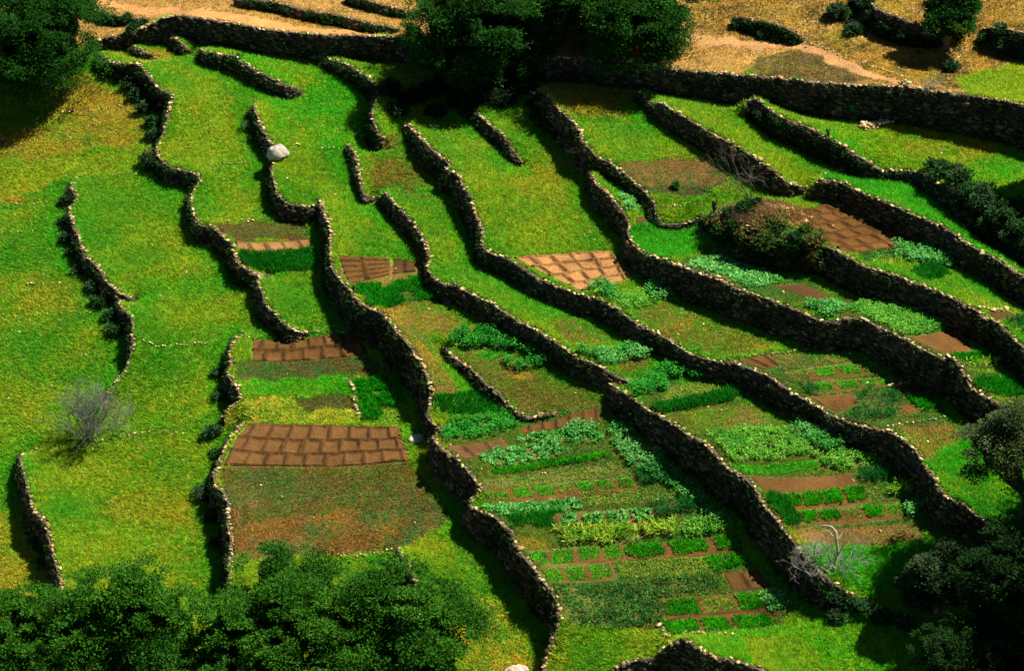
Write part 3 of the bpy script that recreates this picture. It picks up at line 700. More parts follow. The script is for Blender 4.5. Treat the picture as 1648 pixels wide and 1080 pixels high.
soil(S, "dark bare plot in front of the bushy bank", [(1240,461),(1290,456),(1374,490),(1312,486)], (), [], 0, DRK)
soil(S, "small brown two-basin bed on the wall corner", [(1180,580),(1238,572),(1259,590),(1228,597)], (), [(2.2,.1)], 0, BRN, .1)
soil(S, "tiny dark plot between the two joining walls", [(1020,347),(1042,348),(1046,362),(1021,362)], (), [], 0, DRK)
soil(S, "dark plot at the right edge below a stone edging", [(1580,503),(1626,500),(1648,515),(1610,519)], (), [], 0, DRK)

G1 = "seedling beds in a row"; 
# --- lower centre garden
top = [(775,795),(812,789),(849,784),(884,780),(917,777),(950,774),(985,772),(1021,768)]
bot = [(798,809),(833,806),(868,802),(902,798),(934,795),(966,791),(996,789),(1027,786)]
nm = ["first", "second", "third", "fourth", "fifth", "sixth", "seventh", "eighth"]
def lerp(a, b, t): return (a[0]+(b[0]-a[0])*t, a[1]+(b[1]-a[1])*t)
def strip(top, bot, kinds, text, group, cat="seedling bed", e=.115):
    n = len(kinds)
    zone_gaps.append(wpoly([(u-2, v-2) for u, v in top[:n+1]]+[(u+2, v+2) for u, v in bot[:n+1][::-1]]))
    grow_ = lambda p, dx, dy: (p[0]+dx, p[1]+dy)
    soil(S, (text % "brown earth dividing the").split(" from the left")[0]+"s"+((" "+text.split("from the left ")[1]) if "from the left " in text else ""),
         [grow_(top[0], -3, -2), grow_(top[n], 3, -2), grow_(bot[n], 3, 2), grow_(bot[0], -3, 2)], (), [], 0, BRN, .05)
    for i, kd in enumerate(kinds):
        q = [lerp(top[i], top[i+1], e), lerp(top[i], top[i+1], 1-e), lerp(bot[i], bot[i+1], 1-e), lerp(bot[i], bot[i+1], e)]
        q = [lerp(q[0], q[3], .12), lerp(q[1], q[2], .12), lerp(q[1], q[2], .88), lerp(q[0], q[3], .88)]
        bed(text % nm[i], q, kd, cat, group)
soil(S, "brown earth dividing the bright beds beside the stone corner", [(1060,964),(1236,953),(1266,1008),(1080,1029)], (.55,), [], 0, BRN, .06)
soil(S, "brown earth dividing the bright clover beds under the yellowish leaves", [(999,877),(1190,860),(1202,890),(1006,906)], (), [], 0, BRN, .06)
strip(top, bot, ['seedling']*3+['pale']+['seedling']*3, "%s seedling bed from the left in the row above the silvery cabbages", G1)
bed("brightest silvery cabbage bed at the bend of the wall", [(779,818),(800,812),(926,803),(940,818),(894,825),(800,833)], 'cabbage', "cabbage bed", dens=1.4)
strip([(891,830),(931,827),(971,824),(1011,821),(1052,819)], [(899,850),(938,848),(976,845),(1015,843),(1053,841)], ['cabbage']*4, "%s silvery cabbage square from the left, right of the dark green squares", "cabbage squares", "cabbage bed")
bed("left one of the two dark green squares under the cabbages", [(820,832),(850,830),(849,848),(828,850)], 'dark', "herb bed", hs=.7)
bed("right and larger one of the two dark green squares under the cabbages", [(854,829),(890,827),(893,850),(858,851)], 'dark', "herb bed", hs=.7)
bed("long bed of yellowish strappy leaves below the cabbages", [(891,854),(1090,842),(1090,862),(907,878)], 'maize', "leaf bed", dens=1.1)
bed("bluish onion bed at the right end of the cabbages", [(1050,812),(1115,803),(1125,822),(1058,835)], 'onion', "onion bed", dens=1.4)
bed("blue green onion patch at the foot of the tall straight wall", [(1025,765),(1060,745),(1105,775),(1040,782)], 'onion', "onion bed", dens=1.2)
bed("pale leafy bed near the shadow of the tall straight wall", [(1103,842),(1160,832),(1179,854),(1101,866)], 'leafy', "leaf bed", dens=1.3)
bed("yellow green weedy strip above the onion bed", [(930,792),(1100,786),(1112,802),(945,816)], 'pale', "weedy bed", dens=.8)
for q, t in [([(1002,879),(1068,873),(1076,894),(1034,903),(1006,895)], "leftmost bright clover bed in the row of three below the yellowish leaves"),
             ([(1072,873),(1136,867),(1146,888),(1085,897)], "middle bright clover bed in the row of three below the yellowish leaves"),
             ([(1145,865),(1184,862),(1196,886),(1157,888)], "right bright clover bed in the row of three, by the wall shadow"),
             ([(1129,898),(1196,890),(1218,908),(1150,923)], "large bright clover bed above the two-basin soil bed"),
             ([(1066,967),(1122,965),(1133,990),(1072,994)], "left bright bed in the lower row by the stone edging"),
             ([(1182,959),(1222,956),(1232,980),(1197,988)], "right bright bed in the lower row by the silvery cabbage clump"),
             ([(1063,1002),(1119,998),(1133,1015),(1083,1026)], "left bright bed in the lowest row, at the stone corner"),
             ([(1123,998),(1168,994),(1184,1017),(1138,1018)], "middle bright bed in the lowest row above the bottom field"),
             ([(1172,995),(1240,990),(1265,1005),(1188,1016)], "right bright bed in the lowest row above the bottom field")]:
    bed(t, q, 'meadow', "clover bed", "bright clover beds", hs=.65, shrink=.13)
bed("yellowish seedling bed between two bright beds in the lower row", [(1126,965),(1176,962),(1194,987),(1137,991)], 'pale', "seedling bed")
bed("silvery cabbage clump in the wall shadow at the lower end", [(1222,958),(1254,950),(1273,977),(1241,987)], 'cabbage', "cabbage bed", dens=1.6)
strip([(850,889),(878,886),(925,882),(966,879),(1000,876)], [(857,913),(886,911),(928,907),(972,904),(1007,902)], ['seedling']*4, "%s thin seedling bed from the left, next to the bright clover beds", "thin seedling beds")
strip([(864,915),(900,914),(940,911),(983,908)], [(878,940),(914,938),(951,936),(993,932)], ['seedling']*3, "%s thin seedling bed from the left in the row near the wall bend", "thin seedling beds")
bed("yellowish weedy bed right of the thin seedlings", [(987,908),(1050,902),(1130,899),(1150,925),(1000,931)], 'pale', "weedy bed", dens=.9)
bed("large weedy brown bed with blue green clumps above the bottom field", [(885,945),(1050,935),(1150,925),(1158,950),(1062,962),(1068,1000),(1040,1008),(905,1005)], 'sprout', "weedy bed", dens=1.0)
bed("rough green margin along the foot of the tall straight wall", [(975,690),(1000,682),(1100,765),(1180,850),(1165,850),(1100,800),(1010,745)], 'bean', "bean row", dens=.7, hs=.6)
bed("silvery cabbage bed right of the small dark soil bed", [(768,735),(800,725),(890,712),(920,728),(870,742),(790,752)], 'cabbage', "cabbage bed", dens=.9)
bed("sparse cabbages under the wedge of brown soil", [(820,708),(880,697),(960,690),(975,712),(900,715)], 'cabbage', "cabbage bed", dens=.7)
bed("green edge of tall grass below the cabbages", [(790,757),(880,745),(980,730),(985,736),(880,752),(795,764)], 'meadow', "grass strip")
bed("clump of dark leaves at the end of the brown wedge", [(905,695),(930,682),(960,688),(950,702),(920,706)], 'bean', "bean clump", hs=.7)
bed("weedy olive bed above the seedling row", [(770,775),(900,752),(1010,745),(1030,762),(900,775),(780,792)], 'pale', "weedy bed", dens=.4)
# --- fava, beans between the centre walls
bed("dense fava beans along the narrow wall", [(720,549),(745,534),(790,532),(828,545),(862,558),(896,576),(880,582),(840,568),(790,560),(735,562)], 'fava', "bean row", dens=1.2)
bed("short fava row inside the small brown field", [(815,582),(888,571),(892,585),(820,600)], 'fava', "bean row", dens=1.2)
bed("low green square inside the small brown field", [(762,570),(800,562),(822,568),(790,582)], 'seedling', "seedling bed")
bed("fava strip on the upper side of the narrow wall", [(930,569),(1034,554),(1052,573),(1000,585),(978,589)], 'bean', "bean row", dens=1.25)
bed("row of fava along the stepped wall above the corner", [(1058,600),(1078,588),(1140,592),(1165,606),(1145,612),(1075,608)], 'fava', "bean row")
bed("bean cluster behind the wall corner in the centre", [(1006,622),(1040,608),(1068,612),(1072,630),(1020,642)], 'fava', "bean row", dens=1.2)
bed("tall dark green strip of grain on the garden terrace", [(1047,657),(1180,629),(1187,643),(1064,667)], 'dark', "grain strip", dens=1.3)
bed("yellowish weeds between the beans and the tall grain", [(1075,622),(1150,610),(1175,622),(1060,648)], 'pale', "weedy bed", dens=.6)
# --- left centre
bed("square dark green grain bed under the pale soil basins", [(385,407),(508,402),(512,436),(425,441),(402,435),(389,420)], 'dark', "grain bed", dens=1.5, hs=.8)
for q, t in [([(572,461),(612,459),(616,477),(600,481),(574,474)], "upper left fava clump beside the furrowed soil"),
             ([(590,482),(628,480),(642,492),(622,497),(592,490)], "lowest fava clump on the wall edge"),
             ([(616,470),(634,464),(652,488),(630,492)], "middle fava clump beside the furrowed soil"),
             ([(630,457),(652,455),(664,468),(642,472)], "upper fava clump right of the pale weeds"),
             ([(654,452),(682,450),(688,464),(664,466)], "rightmost upper fava clump by the narrow wall"),
             ([(664,470),(700,468),(706,482),(676,485)], "lower right fava clump by the narrow wall")]:
    bed(t, q, 'alfalfa', "clover clump", "dark green clumps below the furrowed soil", hs=1.2, dens=1.2)
for q, t in [([(569,615),(593,613),(601,632),(575,633)], "upper left dark clover square in the block by the dark wall"),
             ([(597,611),(620,609),(631,628),(607,631)], "upper middle dark clover square in the block by the dark wall"),
             ([(632,613),(644,610),(645,629),(636,630)], "narrow upper right clover square in the block by the dark wall"),
             ([(578,638),(602,637),(616,676),(586,676)], "tall lower left clover square in the block by the dark wall"),
             ([(607,637),(636,633),(641,655),(614,656)], "lower right clover square above the straw coloured square")]:
    bed(t, q, 'alfalfa', "clover square", "clover squares by the dark wall", dens=1.4, hs=.9)
bed("straw coloured square among the clover squares", [(614,659),(640,657),(648,678),(620,680)], 'pale', "seedling bed", dens=.8)
bed("clover bed along the low wall on the bean terrace", [(698,639),(775,635),(815,662),(735,671),(705,660)], 'alfalfa', "clover bed", dens=1.1)
bed("bean bed at the left end of the garden above the dark soil", [(708,691),(735,679),(820,670),(834,689),(790,702),(722,713)], 'fava', "bean row", dens=1.3, hs=.8)
# --- upper centre, right
bed("bean bushes below the palest soil grid, by the wall", [(942,460),(966,453),(990,470),(985,486),(962,476)], 'bean', "bean row", dens=1.1)
bed("bean bushes below the palest soil grid, against the high wall", [(1042,460),(1070,462),(1098,476),(1050,486)], 'bean', "bean row", dens=1.1)
bed("green leafy strip between the two bean clumps", [(990,478),(1045,468),(1060,486),(1004,503)], 'leafy', "leaf bed")
bed("small beans in the triangle between the joining walls", [(996,315),(1034,320),(1039,340),(1008,343)], 'bean', "bean row", hs=.8)
bed("silvery cabbage field below the bright green plot", [(1095,423),(1158,404),(1200,418),(1260,453),(1228,463),(1195,463),(1145,444)], 'cabbage', "cabbage bed", dens=1.1)
bed("silvery fava patch beside the dark bare plot", [(1299,495),(1350,490),(1364,505),(1330,512)], 'bean', "bean row", dens=1.2)
bed("broad pale leafy bed at the end of the long high terrace", [(1366,500),(1390,488),(1420,482),(1450,491),(1524,520),(1500,534),(1455,541),(1420,524)], 'leafy', "leaf bed", dens=1.2)
bed("silvery cabbages below the brown soil grid", [(1440,397),(1500,397),(1547,424),(1528,433),(1480,425),(1445,418)], 'bean', "bean row", dens=1.1)
bed("sparse young plants along the foot of the brown soil grid", [(1380,408),(1440,398),(1444,416),(1395,424)], 'sprout', "weedy bed", dens=1.1)
bed("dark green grain patch below the silvery plants", [(1470,438),(1500,428),(1530,445),(1490,452)], 'dark', "grain bed")
bed("blue green bed at the right edge", [(1620,520),(1650,508),(1680,530),(1650,540)], 'onion', "onion bed")
tp = [(1262,601),(1300,594),(1339,589),(1376,585),(1404,581),(1425,590)]; bt = [(1285,612),(1316,609),(1356,606),(1394,602),(1424,598),(1432,598)]
strip(tp[:5], bt[:5], ['pale','seedling','seedling','seedling'], "%s seedling bed from the left in the back row of the right hand garden", "seedling beds in the right hand garden")
strip([(1300,617),(1335,614),(1376,611),(1408,609),(1440,606)], [(1316,633),(1353,630),(1391,625),(1420,622),(1448,617)], ['seedling']*4, "%s seedling bed from the left in the front row of the right hand garden", "seedling beds in the right hand garden")
bed("narrow dark plants at the left end of the front seedling row", [(1287,614),(1298,614),(1314,633),(1306,636)], 'onion', "onion bed", dens=1.4)
bed("tangle of green weeds around the small square plot", [(1385,632),(1425,628),(1455,644),(1436,655),(1458,671),(1380,690),(1352,672),(1380,668)], 'onion', "weedy bed", dens=1.0)
bed("green weeds right of the small square plot", [(1460,640),(1492,635),(1514,655),(1488,664)], 'alfalfa', "weedy bed", hs=.8)
for i, (k, t) in enumerate([('meadow',"back green row"),('meadow',"second green row"),('maize',"yellow row"),('pale',"pale front row")]):
    f = lambda s: lerp((1524,573), (1556,604), s); g = lambda s: lerp((1586,562), (1634,592), s)
    a, b = i/4+.03, (i+.75)/4+.03
    bed(t+" of leaves on the terrace above the olive tree", [f(a), g(a), g(b), f(b)], k, "leaf row", "leaf rows above the olive tree")
bed("dark clover patch beside the olive tree", [(1565,612),(1640,598),(1680,615),(1620,640),(1580,630)], 'alfalfa', "clover bed")
# --- lower right garden
bed("big silvery fava clump beside the diagonal wall", [(1271,691),(1296,678),(1330,690),(1357,708),(1360,722),(1320,730),(1296,712)], 'bean', "bean row", dens=1.3)
bed("yellow green leafy bed left of the fava clump", [(1140,700),(1200,692),(1262,694),(1300,716),(1302,730),(1250,742),(1180,746)], 'leafy', "leaf bed", dens=1.0, hs=1.1)
bed("bright leafy strip under the fava clump", [(1305,735),(1365,728),(1425,745),(1380,755),(1330,757)], 'leafy', "leaf bed", dens=.9)
bed("low green strip above the plain brown plot", [(1180,752),(1310,742),(1320,756),(1200,764)], 'seedling', "seedling bed", dens=1.2)
bed("dark blue green onion bed right of the plain brown plot", [(1375,763),(1437,755),(1441,772),(1392,780)], 'onion', "onion bed", dens=1.6)
bed("yellow leafy patch beside the diagonal wall shadow", [(1428,784),(1462,778),(1476,795),(1440,800)], 'maize', "leaf bed")
bed("dark tall clover strip on the edge of the tall straight wall", [(1229,799),(1250,797),(1292,843),(1268,847)], 'dark', "clover bed", dens=1.4, hs=.7)
strip([(1253,797),(1281,795),(1313,791),(1351,786),(1388,782)], [(1268,820),(1297,818),(1329,816),(1367,813),(1403,808)], ['meadow']*4, "%s bright clover bed from the left under the plain brown plot", "clover beds under the plain brown plot", "clover bed")
strip([(1284,824),(1313,822),(1347,820),(1384,816),(1420,813),(1451,810)], [(1297,844),(1324,842),(1357,840),(1395,836),(1433,834),(1462,831)], ['meadow','meadow','pale','meadow','seedling'], "%s bed from the left in the second clover row under the plain brown plot", "clover beds under the plain brown plot", "clover bed")
bed("dark green bush of leaves at the end of the second clover row", [(1455,812),(1480,808),(1488,826),(1466,832)], 'bean', "bean clump", dens=1.2, hs=.8)
bed("pale yellowish weeds right of the first clover row", [(1392,786),(1425,788),(1432,803),(1408,806)], 'pale', "weedy bed", dens=.8)

# ------------------------------------------------------------------ barley and pasture: one mass of blades
N0 = 1650000
P = np.column_stack([rand(-37, 40, N0), rand(-31, 40, N0)])
z = ground(P[:, 0], P[:, 1])
uv = project(np.column_stack([P, z]))
k = (uv[:, 0] > -70) & (uv[:, 0] < 1718) & (uv[:, 1] > -50) & (uv[:, 1] < 1130)
P = P[k]; z = z[k]; uv = uv[k]
sdv = wall_sd(P[:, 0], P[:, 1])
k = (sdv > .03) | (sdv < -.36); P = P[k]; z = z[k]; uv = uv[k]; sdv = sdv[k]
k = np.ones(len(P), bool)
for W in zone_gaps:
    k &= ~inside(W, P)
P = P[k]; z = z[k]; uv = uv[k]; sdv = sdv[k]
dens, H, colr, _ = classify(uv, P[:, 0], P[:, 1])
lush = np.clip(1-np.abs(sdv+.9)/1.0, 0, 1)*(sdv < 0)*samp(LUSH, P[:, 0], P[:, 1])*(dens > .3)
lush = lush*np.clip(fbm(P[:, 0], P[:, 1], 1.5, 2, 61)*2.2-.3, 0, 1)
colr = colr*(1-.75*lush[:, None])+np.array(cB)*.75*lush[:, None]
H = H*(1+.4*lush)
k = rng.random(len(P)) < dens*(.55+.7*fbm(P[:, 0], P[:, 1], .8, 3, 62)); k &= samp(MOUND, P[:, 0], P[:, 1]) < .45
P = P[k]; z = z[k]; H = H[k]; colr = colr[k]
n = len(P)
Q = np.repeat(np.column_stack([P, z-.02]), 3, 0); n3 = len(Q)
Q[:, :2] += rng.normal(0, .045, (n3, 2))
h3 = np.repeat(H*.55*(.75+.5*fbm(P[:, 0], P[:, 1], 1.1, 3, 63)), 3)*rand(.65, 1.15, n3)
V, F = blades(Q, rand(0, 6.28, n3), rand(.3, 1.7, n3), h3, rand(.032, .068, n3))
C = np.repeat(jit(np.repeat(colr, 3, 0), n3, .42, .14), 3, 0)
g = mesh_np("barley_grass", V, [F], M_grass, None, C)
tag(g, kind="stuff")
print("blades", n3)

# ------------------------------------------------------------------ trees and shrubs
MPP = 2*TH/1648                            # metres per photo pixel per metre of depth
def depth(P): return float((np.asarray(P)-CAM)@F_)

def crown_pts(n_lobe, R, rng_, flat=1.0):
    """lobe centres spread through an ellipsoid, thicker towards its outside and top"""
    out = []
    while len(out) < n_lobe:
        v = rng_.normal(size=3); v /= np.linalg.norm(v)
        if v[2] < -.75: continue
        r = rng_.uniform(.45, .86)
        out.append(v*r*R)
    return np.array(out)

def tree(name, label, base_uv, crown_uv, rad_px, n_leaf, cat="tree", group=None, cols=((.028,.125,.005),(.050,.17,.009),(.015,.080,.004)),
         vr=.85, lobes=34, lr=(.28,.44), ls=(.10,.24), mat=None, base=None, crown_up=None, trunk_r=.16, seed=1, bark=(.16,.12,.08), limbs=9, R=None):
    r_ = np.random.default_rng(seed)
    if base is None: base = at([base_uv])[0]
    base = np.asarray(base, float)
    if R is None:
        dz = depth(base)*MPP
        Rx = rad_px*dz
        up = (base_uv[1]-crown_uv[1])*dz/math.cos(PITCH); lat = (crown_uv[0]-base_uv[0])*dz
    else:
        Rx = R; up, lat = crown_up, 0.
    cc = base+np.array([lat, 0, up]); Rv = np.array([Rx, Rx*.92, Rx*vr])
    root = empty(name, base); tag(root, label, cat, group)
    T = Acc()
    L = crown_pts(lobes, Rv, r_)
    fork = base+np.array([lat*.15, 0, up*.35])
    pts = np.array([base+np.array([0, 0, -.2]), base+np.array([lat*.03+.05, .03, up*.12]), base+np.array([lat*.08-.04, 0, up*.24]), fork])
    V, F = tube(pts, np.array([1.35, 1.0, .9, .85])*trunk_r, 9); T.add(V, F, bark)
    for q in L[r_.permutation(len(L))[:limbs]]:
        e = cc+q*.85; m1 = fork*.55+e*.45+r_.normal(0, .12*Rx, 3)*[1, 1, .4]
        t = np.linspace(0, 1, 7)[:, None]
        pts = (1-t)**2*fork+2*t*(1-t)*m1+t*t*e
        V, F = tube(pts, np.linspace(.6, .10, 7)*trunk_r, 6); T.add(V, F, bark)
    T.build("trunk", M_bark, root, base, True)
    lob = r_.integers(0, lobes, n_leaf)
    lrad = r_.uniform(lr[0], lr[1], lobes)*Rx
    v = r_.normal(size=(n_leaf, 3)); v /= np.linalg.norm(v, axis=1)[:, None]
    v[:, 2] = np.where(v[:, 2] < -.3, -v[:, 2]*.6, v[:, 2])
    rr = lrad[lob]*(r_.random(n_leaf)**.45)
    fill = r_.random(n_leaf) < .13
    # ragged sprays: the leaves bunch along noise ridges
    Pn = cc+L[lob]+v*rr[:, None]*np.array([1, 1, .8])
    Pn[fill] = cc+(v*Rv)[fill]*(.2+.5*r_.random((fill.sum(), 1)))
    nn = vnoise(Pn[:, 0]/(.16*Rx)+3*seed, Pn[:, 1]/(.16*Rx)+Pn[:, 2]/(.13*Rx))
    keep = (nn > .26+.2*r_.random(n_leaf)) | fill
    Pn = Pn[keep]; lob = lob[keep]; v = v[keep]; n = len(Pn)
    az = np.arctan2(v[:, 1], v[:, 0])+r_.normal(0, .9, n); el = np.arcsin(np.clip(v[:, 2], -1, 1))*.6+r_.normal(.1, .5, n)
    V, F = leaves(Pn, az, el, r_.uniform(ls[0], ls[1], n), r_.uniform(ls[0], ls[1], n)*.5)
    cols = np.array(cols); lc = cols[r_.integers(0, len(cols), lobes)]
    C = jit(.6*lc[lob]+.4*cols[r_.integers(0, len(cols), n)], n, .35, .12)
    A = Acc(); A.add(V, F, np.repeat(C, 4, 0)); A.build("crown", mat or M_tree, root, base)
    return root

ARG = "argan trees"
tree("argan_tree", "big dark green tree cut off by the top left corner", (78,148), (54,72), 120, 165000, group=ARG, cols=((.014,.085,.006),(.024,.11,.008),(.009,.055,.004)), seed=11, lobes=64, trunk_r=.3, vr=.95)
tree("argan_tree", "widest dark tree at the top centre, casting its shadow left over the bank", (770,110), (768,60), 122, 180000, group=ARG, cols=((.014,.085,.006),(.024,.11,.008),(.009,.055,.004)), seed=12, lobes=66, trunk_r=.34, vr=.85)
tree("argan_tree", "dark tree at the top edge right of the widest tree, above the high boundary wall", (1005,82), (1012,30), 120, 150000, group=ARG, cols=((.014,.085,.006),(.024,.11,.008),(.009,.055,.004)), seed=13, lobes=60, trunk_r=.28)
tree("argan_tree", "dark tree behind and between the two trees at the top centre", (885,50), (888,2), 100, 105000, group=ARG, cols=((.014,.085,.006),(.024,.11,.008),(.009,.055,.004)), seed=14, lobes=46, trunk_r=.28)
tree("round_tree", "small round lone tree with its own shadow on the dry hillside", (1522,78), (1528,28), 54, 39000, group=None, cols=((.014,.085,.006),(.024,.11,.008),(.009,.055,.004)), seed=15, lobes=30, trunk_r=.2, vr=.9)
tree("argan_tree", "leftmost bushy tree along the bottom edge", (60,1150), (52,1035), 118, 105000, group=ARG, seed=16, lobes=50, trunk_r=.28, vr=.95)
tree("argan_tree", "second tree from the left along the bottom edge, rising highest before the gap", (235,1150), (222,1008), 124, 120000, group=ARG, seed=17, lobes=52, trunk_r=.28, vr=.98)
tree("argan_tree", "broad tree in the middle of the bottom row, under the rust brown field", (470,1150), (475,1005), 142, 150000, group=ARG, seed=18, lobes=60, trunk_r=.3, vr=.9)
tree("argan_tree", "rightmost tree of the bottom row, beside the short wall stub", (670,1150), (660,1022), 126, 120000, group=ARG, seed=19, lobes=50, trunk_r=.28, vr=.98)
tree("argan_tree", "low front tree filling the bottom edge between two larger ones", (350,1210), (345,1090), 105, 75000, group=ARG, seed=20, lobes=40, trunk_r=.26)
tree("argan_tree", "front tree at the bottom edge left of the low front tree", (145,1210), (140,1105), 110, 75000, group=ARG, seed=25, lobes=40, trunk_r=.26)
tree("argan_tree", "front tree at the bottom edge under the right end of the row", (570,1215), (572,1105), 105, 75000, group=ARG, seed=26, lobes=40, trunk_r=.26)
tree("olive_tree", "grey green airy tree at the right edge with thin dark branches", (1648,840), (1615,715), 100, 34000, cols=((.050,.085,.022),(.07,.105,.03),(.035,.062,.016)), mat=M_olive, seed=21, lobes=44, lr=(.2,.34), ls=(.10,.2), trunk_r=.16, vr=.8, limbs=18, bark=(.05,.04,.03))
tree("bushy_tree", "small grey green tree beside the bare white branches", (1505,990), (1492,928), 64, 45000, cols=((.025,.06,.020),(.04,.08,.025),(.015,.04,.012)), mat=M_olive, seed=22, lobes=30, trunk_r=.14)
DK_SHADE = ((.010,.042,.005),(.013,.052,.006),(.008,.033,.004))  # leaf colours darkened to stand for the shade in this corner
tree("argan_tree", "large dark tree filling the lower right corner", (1650,1090), (1640,955), 125, 120000, cols=DK_SHADE, group=ARG, seed=23, lobes=44, trunk_r=.3)
tree("argan_tree", "shaded tree at the bottom edge near the lower right corner", (1560,1160), (1560,1075), 115, 90000, cols=DK_SHADE, group=ARG, seed=24, lobes=36, trunk_r=.28)
# first four: unseen trees added to shade the corner; last: neighbour shading green strips
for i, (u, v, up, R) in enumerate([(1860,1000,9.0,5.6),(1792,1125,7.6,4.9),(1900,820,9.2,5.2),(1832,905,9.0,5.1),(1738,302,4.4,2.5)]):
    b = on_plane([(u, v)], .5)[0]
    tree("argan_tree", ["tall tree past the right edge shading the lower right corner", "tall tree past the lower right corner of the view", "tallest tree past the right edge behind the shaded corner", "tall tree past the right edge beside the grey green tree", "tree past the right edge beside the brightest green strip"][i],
         None, None, 0, 30000, cols=DK_SHADE, group=ARG, base=b, crown_up=up, R=R, seed=30+i, lobes=40, trunk_r=.32, ls=(.2,.42))

def shrub(label, uv, rad_px, group, cols=((.014,.06,.010),(.022,.085,.014),(.03,.07,.025)), n=None, lift=.25, seed=0, name="shrub", h=.8):  # dark default leaf colours also stand for the blackness of shade
    r_ = np.random.default_rng(1000+seed)
    base = at([uv])[0]
    dz = depth(base)*MPP; R = rad_px*dz*1.3
    n = n or int(300+900*R*R*3)
    nl = 15
    L = crown_pts(nl, np.array([R, R*.9, R*h]), r_); L[:, 2] = np.abs(L[:, 2])*.85+R*lift; L *= r_.uniform(.7, 1.25, (nl, 1)); lr_ = r_.uniform(.22, .5, nl)*R
    lob = r_.integers(0, nl, n); v = r_.normal(size=(n, 3)); v /= np.linalg.norm(v, axis=1)[:, None]
    Pn = L[lob]+v*(lr_[lob]*r_.random(n)**.4)[:, None]
    az = np.arctan2(v[:, 1], v[:, 0])+r_.normal(0, .8, n)
    V, F = leaves(Pn, az, r_.normal(.4, .6, n), r_.uniform(.12, .26, n), r_.uniform(.05, .11, n))
    c = np.array(cols)
    A = Acc(); A.add(V, F, np.repeat(jit(c[r_.integers(0, len(c), nl)][lob], n, .4, .15), 4, 0))
    S_ = Acc()
    for q in L[:5]:
        t = np.linspace(0, 1, 4)[:, None]
        V, F = tube(np.array([0, 0, -.1])*(1-t)+q*t+r_.normal(0, .03, (4, 3)), np.linspace(.035, .01, 4), 4); S_.add(V, F, (.10, .08, .06))
    root = empty(name, base)
    tag(root, label, "shrub", group)
    A.build("foliage", M_olive, root); S_.build("stems", M_bark, root)
    return root

ORD = ["first","second","third","fourth","fifth","sixth","seventh","eighth","ninth","tenth","eleventh","twelfth","thirteenth"]
def shrubs(text, group, lst, **kw):
    for i, (u, v, r) in enumerate(lst):
        shrub(text % ORD[i], (u, v), r, group, seed=int(u*7+v), **kw)
GREY = dict(cols=((.09,.10,.075),(.12,.13,.10),(.06,.08,.05)))
shrubs("%s dark shrub from the top on the bushy wall below the left tree", "shrubs on the bushy wall", [(180,112,11),(206,125,11),(215,142,13),(228,158,13),(238,178,13),(248,200,11),(246,224,10),(252,268,20),(285,290,9)])
shrubs("%s small shrub from the top left of the white boulder", "shrubs by the white boulder", [(406,190,8),(408,208,11),(416,226,11)])
shrubs("%s shrub from the top along the foot of the far left wall", "shrubs along the far left wall", [(108,328,10),(103,362,8),(110,388,11),(118,412,10),(132,440,9),(150,468,11),(162,492,11),(176,512,10),(188,536,13)])
shrubs("%s dark shrub from the top along the wall left of the rust brown field", "shrubs left of the rust brown field", [(352,605,9),(357,640,10),(345,700,12),(350,735,9),(336,800,16),(340,840,9),(348,880,8)])
shrubs("%s shrub from the top in the shadow of the lower left wall", "shrubs by the lower left wall", [(55,850,10),(66,880,12),(76,910,11)])
shrubs("%s bush from the left on the short rubble wall", "bushes on the rubble wall", [(345,98,7),(381,104,10)])
shrubs("%s bush from the left in front of the two top boundary walls", "bushes under the boundary walls", [(215,56,9),(470,84,10),(505,88,11),(1034,128,9),(1108,144,10),(1180,150,9),(1325,160,9)])
shrub("fresh green leafy bush under the tallest boundary wall", (1374,182), 12, "bushes under the boundary walls", cols=((.03,.22,.03),(.05,.28,.05)), seed=5)
shrub("yellow flowering bush under the tallest boundary wall", (1312,158), 7, "bushes under the boundary walls", cols=((.40,.34,.03),(.15,.22,.03)), seed=6)
shrubs("%s bush from the top on the broad bushy wall below the top trees", "bushes on the broad bushy wall", [(858,170,10),(868,190,13),(884,207,14),(905,222,14),(922,240,13),(938,262,10),(968,285,8)])
shrubs("%s bush from the left on the wall with the black stump", "bushes on the stump wall", [(1206,182,10),(1232,196,11),(1258,210,12),(1282,220,9)])
shrubs("%s dark bush from the left on the bank above the brightest green strip", "bushes on the bank at the right", [(1506,274,14),(1526,284,19),(1546,300,19),(1568,316,21),(1590,332,22),(1556,340,15),(1614,352,22),(1640,370,22),(1598,368,18),(1645,345,20),(1630,392,17),(1572,355,15)])
shrubs("%s bush from the left around the brushy earth mound", "bushes around the mound", [(1140,372,9),(1160,385,12),(1180,398,13),(1202,408,14),(1225,424,15),(1250,430,15),(1275,436,15),(1298,440,14),(1300,415,13),(1322,425,13),(1335,445,11),(1188,372,9)])
shrubs("%s small scrub bush from the left on the bank above the track", "scrub above the track", [(410,8,8),(440,14,8),(470,21,8),(500,29,9),(530,35,9),(560,42,8),(590,48,8),(618,54,8)])
shrubs("%s scrub bush from the left at the edge of the track by the left tree", "scrub by the left tree", [(122,12,7),(150,22,7),(172,30,7),(205,36,9),(228,42,8)])
shrubs("%s scrub bush from the left on the bank right of the top trees", "scrub on the right bank", [(1188,44,10),(1210,50,11),(1232,58,11),(1255,64,11),(1275,68,9)])
shrubs("%s scrub bush from the top on the curved bank left of the lone tree", "scrub on the curved bank", [(1398,14,12),(1410,34,14),(1428,50,13),(1450,60,13),(1474,66,12),(1496,72,9)])
